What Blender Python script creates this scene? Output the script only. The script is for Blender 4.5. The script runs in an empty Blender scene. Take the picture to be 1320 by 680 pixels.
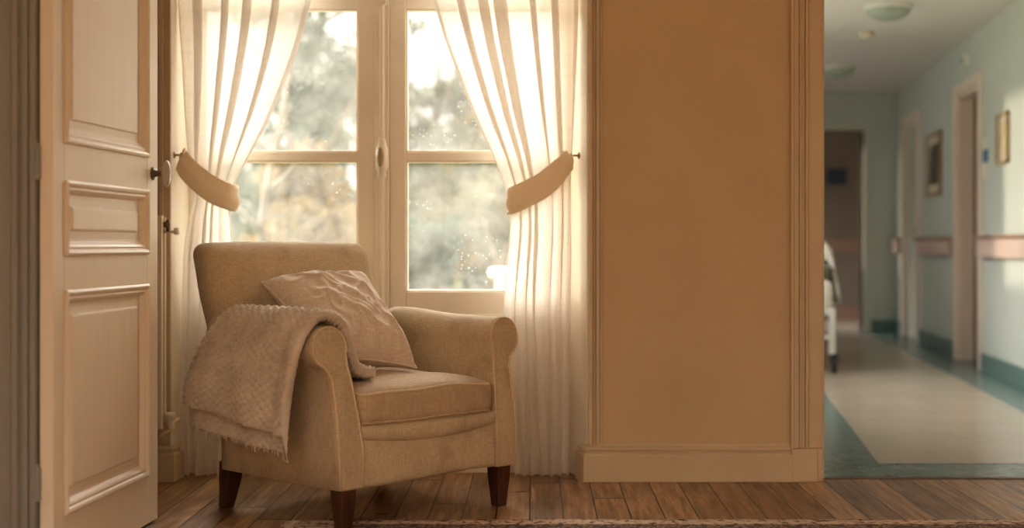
import bpy, bmesh, math, random
from mathutils import Vector, Matrix, noise

PI = math.pi
scene = bpy.context.scene
COL = scene.collection
FPX, VX, VY, EYE = 1833.0, 690.0, 315.0, 0.87      # focal length in px, vanishing point, eye height


def at(px, py, y):
    """pixel of the 1320x680 photo -> point at depth y"""
    return Vector(((px - VX) / FPX * y, y, EYE + (VY - py) / FPX * y))


def lerp(a, b, t):
    return a + (b - a) * t


def sstep(t):
    t = max(0.0, min(1.0, t))
    return t * t * (3 - 2 * t)


def interp(tab, x):
    """piecewise smooth (Catmull-Rom style, monotone enough) table lookup"""
    if x <= tab[0][0]:
        return tab[0][1]
    if x >= tab[-1][0]:
        return tab[-1][1]
    for i in range(len(tab) - 1):
        x0, y0 = tab[i]
        x1, y1 = tab[i + 1]
        if x0 <= x <= x1:
            t = (x - x0) / (x1 - x0)
            m0 = (y1 - (tab[i - 1][1] if i else y0)) / (x1 - (tab[i - 1][0] if i else x0)) * (x1 - x0)
            m1 = ((tab[i + 2][1] if i + 2 < len(tab) else y1) - y0) / ((tab[i + 2][0] if i + 2 < len(tab) else x1) - x0) * (x1 - x0)
            return (2 * t**3 - 3 * t * t + 1) * y0 + (t**3 - 2 * t * t + t) * m0 + (-2 * t**3 + 3 * t * t) * y1 + (t**3 - t * t) * m1


# ------------------------------------------------------------------ materials
def srgb(r, g, b):
    f = lambda c: (c / 255 / 12.92) if c / 255 <= 0.04045 else ((c / 255 + 0.055) / 1.055) ** 2.4
    return (f(r), f(g), f(b), 1)


class NT:
    def __init__(self, name):
        self.m = bpy.data.materials.new(name)
        self.m.use_nodes = True
        self.t = self.m.node_tree
        self.t.nodes.clear()
        self.out = self.n('ShaderNodeOutputMaterial')

    def n(self, kind, **kw):
        nd = self.t.nodes.new(kind)
        for k, v in kw.items():
            if k.startswith('i_'):
                key = k[2:]
                nd.inputs[int(key) if key.isdigit() else key.replace('_', ' ')].default_value = v
            else:
                setattr(nd, k, v)
        return nd

    def l(self, a, b):
        self.t.links.new(a, b)

    def math(self, op, a, b=None, c=None):
        nd = self.n('ShaderNodeMath', operation=op)
        for i, v in enumerate((a, b, c)):
            if v is None:
                continue
            if isinstance(v, (int, float)):
                nd.inputs[i].default_value = v
            else:
                self.l(v, nd.inputs[i])
        return nd.outputs[0]

    def ramp(self, fac, stops):
        nd = self.n('ShaderNodeValToRGB')
        els = nd.color_ramp.elements
        while len(els) < len(stops):
            els.new(0.5)
        for e, (p, c) in zip(els, stops):
            e.position = p
            e.color = c if len(c) == 4 else (*c, 1)
        self.l(fac, nd.inputs[0])
        return nd.outputs[0]

    def noise(self, scale, detail=4, rough=0.55, vec=None, coord='Object', stretch=None):
        if vec is None:
            vec = self.n('ShaderNodeTexCoord').outputs[coord]
        if stretch:
            mp = self.n('ShaderNodeMapping')
            mp.inputs['Scale'].default_value = stretch
            self.l(vec, mp.inputs[0])
            vec = mp.outputs[0]
        nd = self.n('ShaderNodeTexNoise')
        nd.inputs['Scale'].default_value = scale
        nd.inputs['Detail'].default_value = detail
        nd.inputs['Roughness'].default_value = rough
        self.l(vec, nd.inputs['Vector'])
        return nd.outputs['Fac']

    def bump(self, h, strength=0.3, dist=0.005, normal=None):
        nd = self.n('ShaderNodeBump')
        nd.inputs['Strength'].default_value = strength
        nd.inputs['Distance'].default_value = dist
        self.l(h, nd.inputs['Height'])
        if normal is not None:
            self.l(normal, nd.inputs['Normal'])
        return nd.outputs[0]

    def bsdf(self, col=None, rough=0.6, metal=0.0, normal=None, **kw):
        b = self.n('ShaderNodeBsdfPrincipled')
        b.inputs['Roughness'].default_value = rough if isinstance(rough, (int, float)) else 0.5
        if not isinstance(rough, (int, float)):
            self.l(rough, b.inputs['Roughness'])
        b.inputs['Metallic'].default_value = metal
        if col is not None:
            if isinstance(col, tuple):
                b.inputs['Base Color'].default_value = col
            else:
                self.l(col, b.inputs['Base Color'])
        if normal is not None:
            self.l(normal, b.inputs['Normal'])
        for k, v in kw.items():
            b.inputs[k.replace('_', ' ')].default_value = v
        return b

    def done(self, sh):
        self.l(sh.outputs[0] if hasattr(sh, 'outputs') else sh, self.out.inputs[0])
        return self.m


def mul(c, k):
    return (c[0] * k, c[1] * k, c[2] * k, 1)


def paint(name, c, rough=0.45, var=0.08, scale=6, bump=0.15, stretch=None, wear=None):
    t = NT(name)
    f = t.noise(scale, 5, stretch=stretch)
    col = t.ramp(f, [(0.3, mul(c, 1 - var)), (0.7, mul(c, 1 + var))])
    if wear:
        w = t.ramp(t.noise(38, 6, 0.7), [(0.68, (0, 0, 0)), (0.74, (1, 1, 1))])
        mx = t.n('ShaderNodeMix', data_type='RGBA')
        t.l(w, mx.inputs[0])
        t.l(col, mx.inputs[6])
        mx.inputs[7].default_value = wear
        col = mx.outputs[2]
    nb = t.bump(t.noise(90, 4, stretch=stretch), bump, 0.002)
    return t.done(t.bsdf(col, rough, normal=nb))


def cloth(name, c, weave=900, var=0.10, bump=0.5, blotch=5, rough=0.9, sheen=0.15, stain=None):
    t = NT(name)
    co = t.n('ShaderNodeTexCoord').outputs['Object']
    f = t.noise(blotch, 5, 0.6, vec=co)
    col = t.ramp(f, [(0.25, mul(c, 1 - var)), (0.75, mul(c, 1 + var))])
    # slubby threads
    s1 = t.noise(42, 3, vec=co, stretch=(1, 1, 12))
    s2 = t.noise(42, 3, vec=co, stretch=(8, 8, 0.5))
    s = t.math('ADD', s1, s2)
    mx = t.n('ShaderNodeMix', data_type='RGBA', blend_type='MULTIPLY')
    mx.inputs[0].default_value = 0.55
    t.l(col, mx.inputs[6])
    t.l(t.ramp(t.math('MULTIPLY', s, 0.5), [(0.38, (0.58, 0.55, 0.52)), (0.60, (1.12, 1.12, 1.12))]), mx.inputs[7])
    col = mx.outputs[2]
    if stain:
        w = t.ramp(t.noise(stain[1], 3, 0.5, vec=co), [(0.55, (0, 0, 0)), (0.75, (1, 1, 1))])
        m2 = t.n('ShaderNodeMix', data_type='RGBA')
        t.l(t.math('MULTIPLY', w, 0.45), m2.inputs[0])
        t.l(col, m2.inputs[6])
        m2.inputs[7].default_value = stain[0]
        col = m2.outputs[2]
    fine = t.noise(weave * 0.35, 2, vec=co)
    n1 = t.bump(t.math('ADD', s, t.math('MULTIPLY', fine, 0.6)), bump, 0.0016)
    n2 = t.bump(t.noise(11, 4, vec=co), 0.35, 0.01, n1)
    b = t.bsdf(col, rough, normal=n2)
    b.inputs['Sheen Weight'].default_value = sheen
    b.inputs['Sheen Roughness'].default_value = 0.6
    b.inputs['Specular IOR Level'].default_value = 0.15
    return t.done(b)


CREAM = srgb(226, 208, 182)
M = {}
M['cream'] = paint('cream_paint', srgb(240, 228, 210), 0.38, 0.05, 5)
M['door'] = paint('door_paint', srgb(226, 208, 182), 0.42, 0.03, 3, 0.15, (14, 14, 1.0), wear=None)
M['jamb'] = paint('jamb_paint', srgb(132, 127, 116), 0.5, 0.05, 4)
M['trim'] = paint('trim_paint', srgb(202, 179, 146), 0.45, 0.07, 5, 0.2, wear=srgb(150, 112, 74))
M['wall'] = paint('wall_plaster', srgb(202, 175, 138), 0.85, 0.05, 3.2, 0.5)
M['ceil'] = paint('ceiling_paint', srgb(225, 215, 198), 0.9, 0.03)
M['radiator'] = paint('radiator_enamel', srgb(225, 208, 184), 0.35, 0.03)
M['dark_metal'] = paint('aged_brass', srgb(88, 68, 44), 0.35, 0.15, 40)
t = NT('worn_brass'); M['brass'] = t.done(t.bsdf(srgb(150, 118, 72), 0.35, 0.9))
t = NT('porcelain'); M['porcelain'] = t.done(t.bsdf(srgb(176, 160, 142), 0.18))
M['oval'] = paint('brown_enamel', srgb(168, 146, 116), 0.3, 0.06, 20)
M['linen'] = cloth('chair_linen', srgb(196, 172, 138), stain=(srgb(130, 98, 62), 7))
M['pipe'] = cloth('chair_piping', srgb(210, 184, 146), bump=0.3)
M['seat'] = cloth('seat_linen', srgb(190, 163, 129), stain=(srgb(120, 88, 55), 6))
M['pillow'] = cloth('pillow_linen', srgb(220, 200, 178), var=0.07, bump=0.35, blotch=8)
t = NT('dark_wood')
M['leg'] = t.done(t.bsdf(t.ramp(t.noise(30, 5, stretch=(3, 3, 0.4)), [(0.3, srgb(44, 24, 14)), (0.7, srgb(78, 44, 27))]), 0.3))
# ---- sheer curtain
t = NT('sheer_voile')
co = t.n('ShaderNodeTexCoord').outputs['Object']
wv = t.noise(240, 2, vec=co, stretch=(1, 1, 0.05))
wh = t.noise(240, 2, vec=co, stretch=(0.06, 0.06, 1))
op = t.math('MULTIPLY_ADD', t.math('ADD', wv, wh), 0.16, 0.63)
op = t.math('MINIMUM', op, 1.0)
dif = t.n('ShaderNodeBsdfDiffuse'); dif.inputs[0].default_value = srgb(248, 242, 236)
trl = t.n('ShaderNodeBsdfTranslucent'); trl.inputs[0].default_value = srgb(248, 243, 236)
mx1 = t.n('ShaderNodeMixShader'); mx1.inputs[0].default_value = 0.31
t.l(dif.outputs[0], mx1.inputs[1]); t.l(trl.outputs[0], mx1.inputs[2])
tr = t.n('ShaderNodeBsdfTransparent'); tr.inputs[0].default_value = (1, 0.98, 0.95, 1)
mx2 = t.n('ShaderNodeMixShader')
t.l(op, mx2.inputs[0]); t.l(tr.outputs[0], mx2.inputs[1]); t.l(mx1.outputs[0], mx2.inputs[2])
M['sheer'] = t.done(mx2)
# ---- tie band (thicker cloth)
t = NT('tie_cloth')
dif = t.n('ShaderNodeBsdfDiffuse'); dif.inputs[0].default_value = srgb(240, 228, 210)
trl = t.n('ShaderNodeBsdfTranslucent'); trl.inputs[0].default_value = srgb(244, 226, 198)
t.l(t.bump(t.noise(160, 3), 0.4, 0.002), dif.inputs['Normal'])
mx1 = t.n('ShaderNodeMixShader'); mx1.inputs[0].default_value = 0.42
t.l(dif.outputs[0], mx1.inputs[1]); t.l(trl.outputs[0], mx1.inputs[2])
M['tie'] = t.done(mx1)
# ---- window glass, thin, dusty
t = NT('dusty_glass')
co = t.n('ShaderNodeTexCoord').outputs['Object']
tr = t.n('ShaderNodeBsdfTransparent'); tr.inputs[0].default_value = (0.96, 0.97, 0.96, 1)
gl = t.n('ShaderNodeBsdfGlossy'); gl.inputs['Roughness'].default_value = 0.03
fr = t.n('ShaderNodeFresnel'); fr.inputs[0].default_value = 1.35
m1 = t.n('ShaderNodeMixShader'); t.l(t.math('MULTIPLY', fr.outputs[0], 0.8), m1.inputs[0])
t.l(tr.outputs[0], m1.inputs[1]); t.l(gl.outputs[0], m1.inputs[2])
dust = t.n('ShaderNodeBsdfTranslucent'); dust.inputs[0].default_value = (0.9, 0.86, 0.8, 1)
vo = t.n('ShaderNodeTexVoronoi'); vo.inputs['Scale'].default_value = 75
t.l(co, vo.inputs['Vector'])
spot = t.math('LESS_THAN', vo.outputs['Distance'], 0.16)
rs = t.n('ShaderNodeSeparateColor'); t.l(vo.outputs['Color'], rs.inputs[0])
patch = t.ramp(t.noise(4.5, 3, vec=co), [(0.47, (0, 0, 0)), (0.62, (1, 1, 1))])
spot = t.math('MULTIPLY', t.math('MULTIPLY', spot, t.math('GREATER_THAN', rs.outputs[0], 0.72)), patch)
film = t.ramp(t.noise(7, 6, 0.65, vec=co), [(0.35, (0.03, 0.03, 0.03)), (0.8, (0.10, 0.10, 0.10))])
m2 = t.n('ShaderNodeMixShader')
t.l(t.math('MAXIMUM', film, t.math('MULTIPLY', spot, 0.5)), m2.inputs[0])
t.l(m1.outputs[0], m2.inputs[1]); t.l(dust.outputs[0], m2.inputs[2])
M['glass'] = t.done(m2)
for nm, k_ in (('diffuser', 1.0), ('dimmer', 0.34)):
    t = NT(nm + '_pane')
    tl = t.n('ShaderNodeBsdfTranslucent'); tl.inputs[0].default_value = (0.36, 0.365, 0.37, 1)
    tr = t.n('ShaderNodeBsdfTransparent'); tr.inputs[0].default_value = (0.95, 0.96, 0.96, 1)
    mx = t.n('ShaderNodeMixShader'); mx.inputs[0].default_value = k_
    t.l(tr.outputs[0], mx.inputs[1]); t.l(tl.outputs[0], mx.inputs[2])
    M[nm] = t.done(mx)
# ---- plank floor
t = NT('old_planks')
co = t.n('ShaderNodeTexCoord').outputs['Object']
sx = t.n('ShaderNodeSeparateXYZ'); t.l(co, sx.inputs[0])
pw = 0.108
u = t.math('DIVIDE', t.math('ADD', sx.outputs[0], 0.018), pw)
idx = t.math('FLOOR', u)
wn = t.n('ShaderNodeTexWhiteNoise', noise_dimensions='1D'); t.l(idx, wn.inputs['W'])
rnd = wn.outputs['Value']
v = t.math('ADD', t.math('DIVIDE', sx.outputs[1], 2.7), t.math('MULTIPLY', rnd, 7.0))
vid = t.math('FLOOR', v)
wn2 = t.n('ShaderNodeTexWhiteNoise', noise_dimensions='2D')
cv = t.n('ShaderNodeCombineXYZ'); t.l(idx, cv.inputs[0]); t.l(vid, cv.inputs[1]); t.l(cv.outputs[0], wn2.inputs['Vector'])
tone = wn2.outputs['Value']
fu = t.math('ABSOLUTE', t.math('SUBTRACT', t.math('FRACT', u), 0.5))
fv = t.math('ABSOLUTE', t.math('SUBTRACT', t.math('FRACT', v), 0.5))
gap = t.math('MAXIMUM', t.math('GREATER_THAN', fu, 0.475), t.math('GREATER_THAN', fv, 0.4975))
off = t.n('ShaderNodeCombineXYZ'); t.l(t.math('MULTIPLY', tone, 13), off.inputs[2])
va = t.n('ShaderNodeVectorMath', operation='ADD'); t.l(co, va.inputs[0]); t.l(off.outputs[0], va.inputs[1])
grain = t.noise(26, 7, 0.62, vec=va.outputs[0], stretch=(1.6, 0.10, 1))
worn = t.noise(7, 5, 0.6, vec=va.outputs[0])
knot = t.n('ShaderNodeTexVoronoi'); knot.inputs['Scale'].default_value = 3.3
mp = t.n('ShaderNodeMapping'); mp.inputs['Scale'].default_value = (1, 0.8, 1); t.l(va.outputs[0], mp.inputs[0]); t.l(mp.outputs[0], knot.inputs['Vector'])
kn = t.ramp(knot.outputs['Distance'], [(0.02, (1, 1, 1)), (0.055, (0, 0, 0))])
fg = t.noise(120, 4, 0.7, vec=va.outputs[0], stretch=(1.5, 0.06, 1))
g = t.math('ADD', t.math('ADD', t.math('MULTIPLY', grain, 0.62), t.math('MULTIPLY', tone, 0.13)), t.math('MULTIPLY', fg, 0.24))
col = t.ramp(g, [(0.33, srgb(78, 54, 36)), (0.50, srgb(150, 113, 80)), (0.67, srgb(206, 166, 124))])
mx = t.n('ShaderNodeMix', data_type='RGBA', blend_type='MULTIPLY'); mx.inputs[0].default_value = 0.7
t.l(col, mx.inputs[6]); t.l(t.ramp(worn, [(0.3, (0.62, 0.58, 0.55)), (0.65, (1.12, 1.1, 1.06))]), mx.inputs[7])
mk = t.n('ShaderNodeMix', data_type='RGBA'); t.l(t.math('MULTIPLY', kn, 0.75), mk.inputs[0]); t.l(mx.outputs[2], mk.inputs[6]); mk.inputs[7].default_value = srgb(42, 24, 14)
mg = t.n('ShaderNodeMix', data_type='RGBA'); t.l(gap, mg.inputs[0]); t.l(mk.outputs[2], mg.inputs[6]); mg.inputs[7].default_value = srgb(24, 14, 9)
h = t.math('SUBTRACT', t.math('ADD', t.math('MULTIPLY', grain, 0.25), t.math('MULTIPLY', tone, 0.3)), gap)
nb = t.bump(h, 0.35, 0.003)
rg = t.ramp(worn, [(0.3, (0.27, 0.27, 0.27)), (0.7, (0.45, 0.45, 0.45))])
M['planks'] = t.done(t.bsdf(mg.outputs[2], rg, normal=nb))
# ---- rug
t = NT('rug_pile')
co = t.n('ShaderNodeTexCoord').outputs['Object']
vo = t.n('ShaderNodeTexVoronoi'); vo.inputs['Scale'].default_value = 36; t.l(co, vo.inputs['Vector'])
nz = t.noise(70, 5, 0.75, vec=co)
pat = t.math('ADD', t.math('MULTIPLY', vo.outputs['Distance'], 0.8), t.math('MULTIPLY', nz, 0.6))
field = t.ramp(pat, [(0.40, srgb(58, 40, 34)), (0.52, srgb(120, 84, 66)), (0.60, srgb(168, 142, 118)), (0.72, srgb(84, 62, 54))])
sx = t.n('ShaderNodeSeparateXYZ'); t.l(co, sx.inputs[0])
bord = t.ramp(t.math('ADD', nz, t.math('MULTIPLY', vo.outputs['Distance'], 0.35)), [(0.62, srgb(214, 188, 164)), (0.74, srgb(190, 160, 136)), (0.80, srgb(84, 60, 50))])
isb = t.math('GREATER_THAN', t.math('MAXIMUM', t.math('DIVIDE', t.math('ABSOLUTE', sx.outputs[0]), 1.2), t.math('DIVIDE', t.math('ABSOLUTE', sx.outputs[1]), 0.78)), 0.90)
mx = t.n('ShaderNodeMix', data_type='RGBA'); t.l(isb, mx.inputs[0]); t.l(field, mx.inputs[6]); t.l(bord, mx.inputs[7])
M['rug'] = t.done(t.bsdf(mx.outputs[2], 0.95, normal=t.bump(t.noise(420, 2, vec=co), 0.8, 0.004)))
M['fringe'] = cloth('rug_fringe', srgb(188, 164, 140))
# ---- knit
t = NT('chunky_knit')
co = t.n('ShaderNodeTexCoord').outputs['Object']
f = t.noise(9, 4, vec=co)
f2 = t.noise(170, 3, 0.7, vec=co)
col = t.ramp(t.math('ADD', t.math('MULTIPLY', f, 0.6), t.math('MULTIPLY', f2, 0.4)), [(0.3, srgb(176, 154, 130)), (0.7, srgb(236, 218, 194))])
b = t.bsdf(col, 0.95, normal=t.bump(t.noise(300, 3, 0.7, vec=co), 0.9, 0.004))
b.inputs['Sheen Weight'].default_value = 0.25
b.inputs['Specular IOR Level'].default_value = 0.1
M['knit'] = t.done(b)
# ---- corridor
M['mint'] = paint('mint_wall', srgb(200, 205, 197), 0.6, 0.03, 3, 0.2)
M['teal_base'] = paint('teal_skirting', srgb(100, 126, 122), 0.4, 0.04)
M['casing'] = paint('corridor_casing', srgb(232, 214, 200), 0.45, 0.03)
M['brown_door'] = paint('brown_veneer', srgb(122, 90, 62), 0.45, 0.1, 8, 0.1, (6, 6, 0.6))
M['pale_door'] = paint('pale_door', srgb(206, 204, 192), 0.45, 0.03)
M['rail_board'] = paint('rail_board', srgb(216, 190, 178), 0.4, 0.04)
M['rail_top'] = paint('rail_top', srgb(164, 130, 110), 0.35, 0.06)
M['far_wall'] = paint('far_room_wall', srgb(140, 124, 112), 0.7, 0.04)
t = NT('corridor_lino_beige')
M['lino'] = t.done(t.bsdf(t.ramp(t.noise(14, 6, 0.7), [(0.3, srgb(180, 164, 148)), (0.7, srgb(192, 176, 158))]), t.ramp(t.noise(3, 4), [(0.3, (0.17,) * 3), (0.7, (0.24,) * 3)])))
t = NT('corridor_lino_teal')
M['lino_teal'] = t.done(t.bsdf(t.ramp(t.noise(14, 6, 0.7), [(0.3, srgb(96, 118, 116)), (0.7, srgb(110, 132, 128))]), 0.24))
t = NT('opal_dome')
M['opal'] = t.done(t.bsdf(srgb(160, 170, 156), 0.25))
M['white_metal'] = paint('white_enamel', srgb(222, 220, 212), 0.35, 0.02)
M['rubber'] = paint('black_rubber', srgb(34, 33, 34), 0.6, 0.05)
M['sheet'] = cloth('bed_sheet', srgb(232, 228, 218), bump=0.2)
M['olive'] = cloth('olive_blanket', srgb(96, 92, 76), bump=0.3)
M['grey_plastic'] = paint('cream_plastic', srgb(216, 202, 176), 0.4, 0.02)
M['blue'] = paint('blue_print', srgb(38, 96, 150), 0.4, 0.03)
M['navy'] = paint('navy_print', srgb(52, 66, 82), 0.4, 0.1, 12)
M['gold'] = paint('gold_frame', srgb(150, 116, 74), 0.4, 0.08)
M['pale_wood'] = paint('pale_wood_frame', srgb(176, 150, 110), 0.4, 0.05)
M['mat'] = paint('picture_mat', srgb(214, 202, 180), 0.7, 0.03)
for nm, c1, c2 in (('print_dark', srgb(56, 58, 56), srgb(122, 112, 92)), ('print_warm', srgb(196, 176, 132), srgb(224, 210, 172))):
    t = NT(nm)
    M[nm] = t.done(t.bsdf(t.ramp(t.noise(7, 4), [(0.4, c1), (0.6, c2)]), 0.4))
# ---- garden
def leafmat(name, c1, c2, tl=0.35):
    t = NT(name)
    col = t.ramp(t.noise(2.4, 5, 0.7), [(0.3, c1), (0.7, c2)])
    d = t.n('ShaderNodeBsdfDiffuse'); t.l(col, d.inputs[0])
    tr = t.n('ShaderNodeBsdfTranslucent'); t.l(col, tr.inputs[0])
    m = t.n('ShaderNodeMixShader'); m.inputs[0].default_value = tl
    t.l(d.outputs[0], m.inputs[1]); t.l(tr.outputs[0], m.inputs[2])
    return t.done(m)
M['conifer'] = leafmat('conifer_needles', srgb(44, 58, 44), srgb(72, 80, 56))
M['greyleaf'] = leafmat('grey_green_leaves', srgb(62, 68, 48), srgb(96, 90, 64))
M['tanleaf'] = leafmat('autumn_leaves', srgb(92, 74, 40), srgb(126, 102, 56))
M['tealleaf'] = leafmat('blue_green_leaves', srgb(38, 58, 53), srgb(60, 80, 68))
M['bark'] = paint('bark', srgb(120, 104, 88), 0.9, 0.15, 20, 0.6)
M['palebark'] = paint('pale_bark', srgb(118, 106, 94), 0.9, 0.1, 20, 0.4)
M['lawn'] = paint('lawn', srgb(104, 112, 76), 0.95, 0.2, 8, 0.8)
M['stone'] = paint('white_stone', srgb(236, 230, 218), 0.8, 0.05, 12)
M['render'] = paint('outer_render', srgb(214, 204, 186), 0.9, 0.04)


# ------------------------------------------------------------------ mesh helpers
class MB:
    """collects shapes; build() links them as ONE mesh object"""
    def __init__(self):
        self.v, self.f, self.mi = [], [], []
        self.uv = {}

    def add(self, vs, fs, mi=0):
        o = len(self.v)
        self.v += [tuple(p) for p in vs]
        for f in fs:
            self.f.append(tuple(i + o for i in f))
            self.mi.append(mi)
        return self

    def box(self, a, b, mi=0, mat=None):
        x0, y0, z0 = a; x1, y1, z1 = b
        vs = [Vector(p) for p in ((x0, y0, z0), (x1, y0, z0), (x1, y1, z0), (x0, y1, z0), (x0, y0, z1), (x1, y0, z1), (x1, y1, z1), (x0, y1, z1))]
        if mat is not None:
            vs = [mat @ p for p in vs]
        return self.add(vs, [(0, 3, 2, 1), (4, 5, 6, 7), (0, 1, 5, 4), (1, 2, 6, 5), (2, 3, 7, 6), (3, 0, 4, 7)], mi)

    def prism(self, poly, z0, z1, mi=0):
        n = len(poly)
        # make counter-clockwise
        ar = sum(poly[i][0] * poly[(i + 1) % n][1] - poly[(i + 1) % n][0] * poly[i][1] for i in range(n))
        if ar < 0:
            poly = poly[::-1]
        vs = [(x, y, z0) for x, y in poly] + [(x, y, z1) for x, y in poly]
        fs = [tuple(range(n))[::-1], tuple(range(n, 2 * n))] + [(i, (i + 1) % n, n + (i + 1) % n, n + i) for i in range(n)]
        return self.add(vs, fs, mi)

    def grid(self, rows, close_u=False, close_v=False, mi=0):
        nr, nc = len(rows), len(rows[0])
        vs = [p for r in rows for p in r]
        fs = []
        for i in range(nr if close_v else nr - 1):
            for j in range(nc if close_u else nc - 1):
                i2, j2 = (i + 1) % nr, (j + 1) % nc
                fs.append((i * nc + j, i * nc + j2, i2 * nc + j2, i2 * nc + j))
        return self.add(vs, fs, mi)

    def tube(self, pts, r, n=10, closed=False, mi=0, cap=True):
        pts = [Vector(p) for p in pts]
        m = len(pts)
        rs = r if isinstance(r, (list, tuple)) else [r] * m
        rows = []
        up = None
        for i in range(m):
            if closed:
                d = pts[(i + 1) % m] - pts[i - 1]
            else:
                d = pts[min(i + 1, m - 1)] - pts[max(i - 1, 0)]
            d.normalize()
            if up is None:
                up = d.orthogonal().normalized()
            else:
                up = (up - d * up.dot(d))
                up = up.normalized() if up.length > 1e-6 else d.orthogonal().normalized()
            w = d.cross(up)
            rows.append([pts[i] + (up * math.cos(2 * PI * k / n) + w * math.sin(2 * PI * k / n)) * rs[i] for k in range(n)])
        o = len(self.v)
        self.grid(rows, close_u=True, close_v=closed, mi=mi)
        if cap and not closed:
            self.f.append(tuple(o + k for k in range(n))[::-1]); self.mi.append(mi)
            self.f.append(tuple(o + (m - 1) * n + k for k in range(n))); self.mi.append(mi)
        return self

    def lathe(self, prof, mat, n=24, mi=0):
        """prof: (radius, height) list, along local z"""
        rows = [[mat @ Vector((r * math.cos(2 * PI * k / n), r * math.sin(2 * PI * k / n), h)) for k in range(n)] for r, h in prof]
        o = len(self.v)
        self.grid(rows, close_u=True, mi=mi)
        self.f.append(tuple(o + k for k in range(n))[::-1]); self.mi.append(mi)
        self.f.append(tuple(o + (len(prof) - 1) * n + k for k in range(n))); self.mi.append(mi)
        return self

    def ellipsoid(self, c, r, mat=None, n=20, m=12, mi=0):
        rows = []
        for i in range(m + 1):
            th = PI * (0.02 + 0.96 * i / m)
            rows.append([Vector((r[0] * math.sin(th) * math.cos(2 * PI * k / n), r[1] * math.sin(th) * math.sin(2 * PI * k / n), -r[2] * math.cos(th))) for k in range(n)])
        rows = [[(mat @ p if mat is not None else p) + Vector(c) for p in row] for row in rows]
        o = len(self.v)
        self.grid(rows, close_u=True, mi=mi)
        self.f.append(tuple(o + k for k in range(n))[::-1]); self.mi.append(mi)
        self.f.append(tuple(o + m * n + k for k in range(n))); self.mi.append(mi)
        return self

    def rbox(self, size, r, warp=None, k=4, m=8, mi=0):
        """rounded box centred on the origin, each point then sent through warp"""
        h = [s / 2 for s in size]
        def axis(hh, mm):
            a = [-hh + r * (1 - math.cos(PI / 2 * i / k)) * 0.999 for i in range(k)]
            core = [lerp(-hh + r, hh - r, i / mm) for i in range(mm + 1)]
            return a + core + [-x for x in a[::-1]]
        ms = m if isinstance(m, (list, tuple)) else (m, m, m)
        ax = [axis(h[i], ms[i]) for i in range(3)]
        for d in range(3):
            e, f = (d + 1) % 3, (d + 2) % 3
            for sgn in (-1, 1):
                rows = []
                for a in ax[e]:
                    row = []
                    for b in ax[f]:
                        p = [0, 0, 0]; p[d] = sgn * h[d]; p[e] = a; p[f] = b
                        q = [max(-(h[i] - r), min(h[i] - r, p[i])) for i in range(3)]
                        dv = Vector([p[i] - q[i] for i in range(3)])
                        pt = Vector(q) + dv.normalized() * r
                        row.append(warp(pt) if warp else pt)
                    rows.append(row)
                if sgn > 0:
                    rows = rows[::-1]
                self.grid(rows, mi=mi)
        return self

    def build(self, name, mat, parent=None, smooth=True, bevel=0, merge=True, seg=2, solid=0, sub=0, weighted=True, recalc=True):
        me = bpy.data.meshes.new(name)
        me.from_pydata(self.v, [], self.f)
        for m_ in (mat if isinstance(mat, (list, tuple)) else [mat]):
            me.materials.append(m_)
        for p, i in zip(me.polygons, self.mi):
            p.material_index = i
        bm = bmesh.new(); bm.from_mesh(me)
        if merge and smooth:
            bmesh.ops.remove_doubles(bm, verts=bm.verts, dist=1e-5)
        if recalc:
            bmesh.ops.recalc_face_normals(bm, faces=bm.faces)
        bm.to_mesh(me); bm.free()
        if smooth:
            for p in me.polygons:
                p.use_smooth = True
        o = bpy.data.objects.new(name, me)
        COL.objects.link(o)
        if parent is not None:
            o.parent = parent
        if solid:
            md = o.modifiers.new('solid', 'SOLIDIFY'); md.thickness = solid; md.offset = 0
        if bevel:
            md = o.modifiers.new('bevel', 'BEVEL'); md.width = bevel; md.segments = seg; md.limit_method = 'ANGLE'; md.angle_limit = 0.6
            md.harden_normals = True
        if sub:
            md = o.modifiers.new('sub', 'SUBSURF'); md.levels = sub; md.render_levels = sub
        return o


def tag(o, label=None, cat=None, group=None, kind=None):
    if label: o['label'] = label
    if cat: o['category'] = cat
    if group: o['group'] = group
    if kind: o['kind'] = kind
    return o


def empty(name, loc=(0, 0, 0), rz=0):
    o = bpy.data.objects.new(name, None)
    o.empty_display_size = 0.1
    o.location = loc; o.rotation_euler = (0, 0, rz)
    COL.objects.link(o)
    return o


def struct(o):
    o['kind'] = 'structure'
    return o


def sweep(mb, prof, path, mi=0):
    """extrude prof [(outward, z)] along a plan path with mitres; outward = right-hand side of travel"""
    rows = []
    n = len(path)
    for i, p in enumerate(path):
        p = Vector(p)
        d0 = (p - Vector(path[i - 1])).normalized() if i else None
        d1 = (Vector(path[i + 1]) - p).normalized() if i < n - 1 else None
        n0 = Vector((d0.y, -d0.x)) if d0 else None
        n1 = Vector((d1.y, -d1.x)) if d1 else None
        if n0 is None: nn = n1
        elif n1 is None: nn = n0
        else:
            nn = (n0 + n1).normalized(); nn = nn / max(0.3, nn.dot(n1))
        rows.append([(p.x + nn.x * o, p.y + nn.y * o, z) for o, z in prof])
    o = len(mb.v); k = len(prof)
    mb.grid(rows, close_u=True, mi=mi)
    mb.f.append(tuple(o + j for j in range(k))); mb.mi.append(mi)
    mb.f.append(tuple(o + (n - 1) * k + j for j in range(k))[::-1]); mb.mi.append(mi)


# ------------------------------------------------------------------ room shell
WY = 5.24            # room face of the window wall
XR0, XR1 = 0.200, 0.137   # window recess, right side: room edge / frame edge
XL0, XL1 = -1.351, -1.330
XE = 1.057           # end of wall at the corridor opening
def wallX(y, base): return base + 0.114 * (y - 5.6)
CR = 2.615           # corridor right wall at y = 5.6
CL = 0.76            # corridor left wall at y = 5.6

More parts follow.
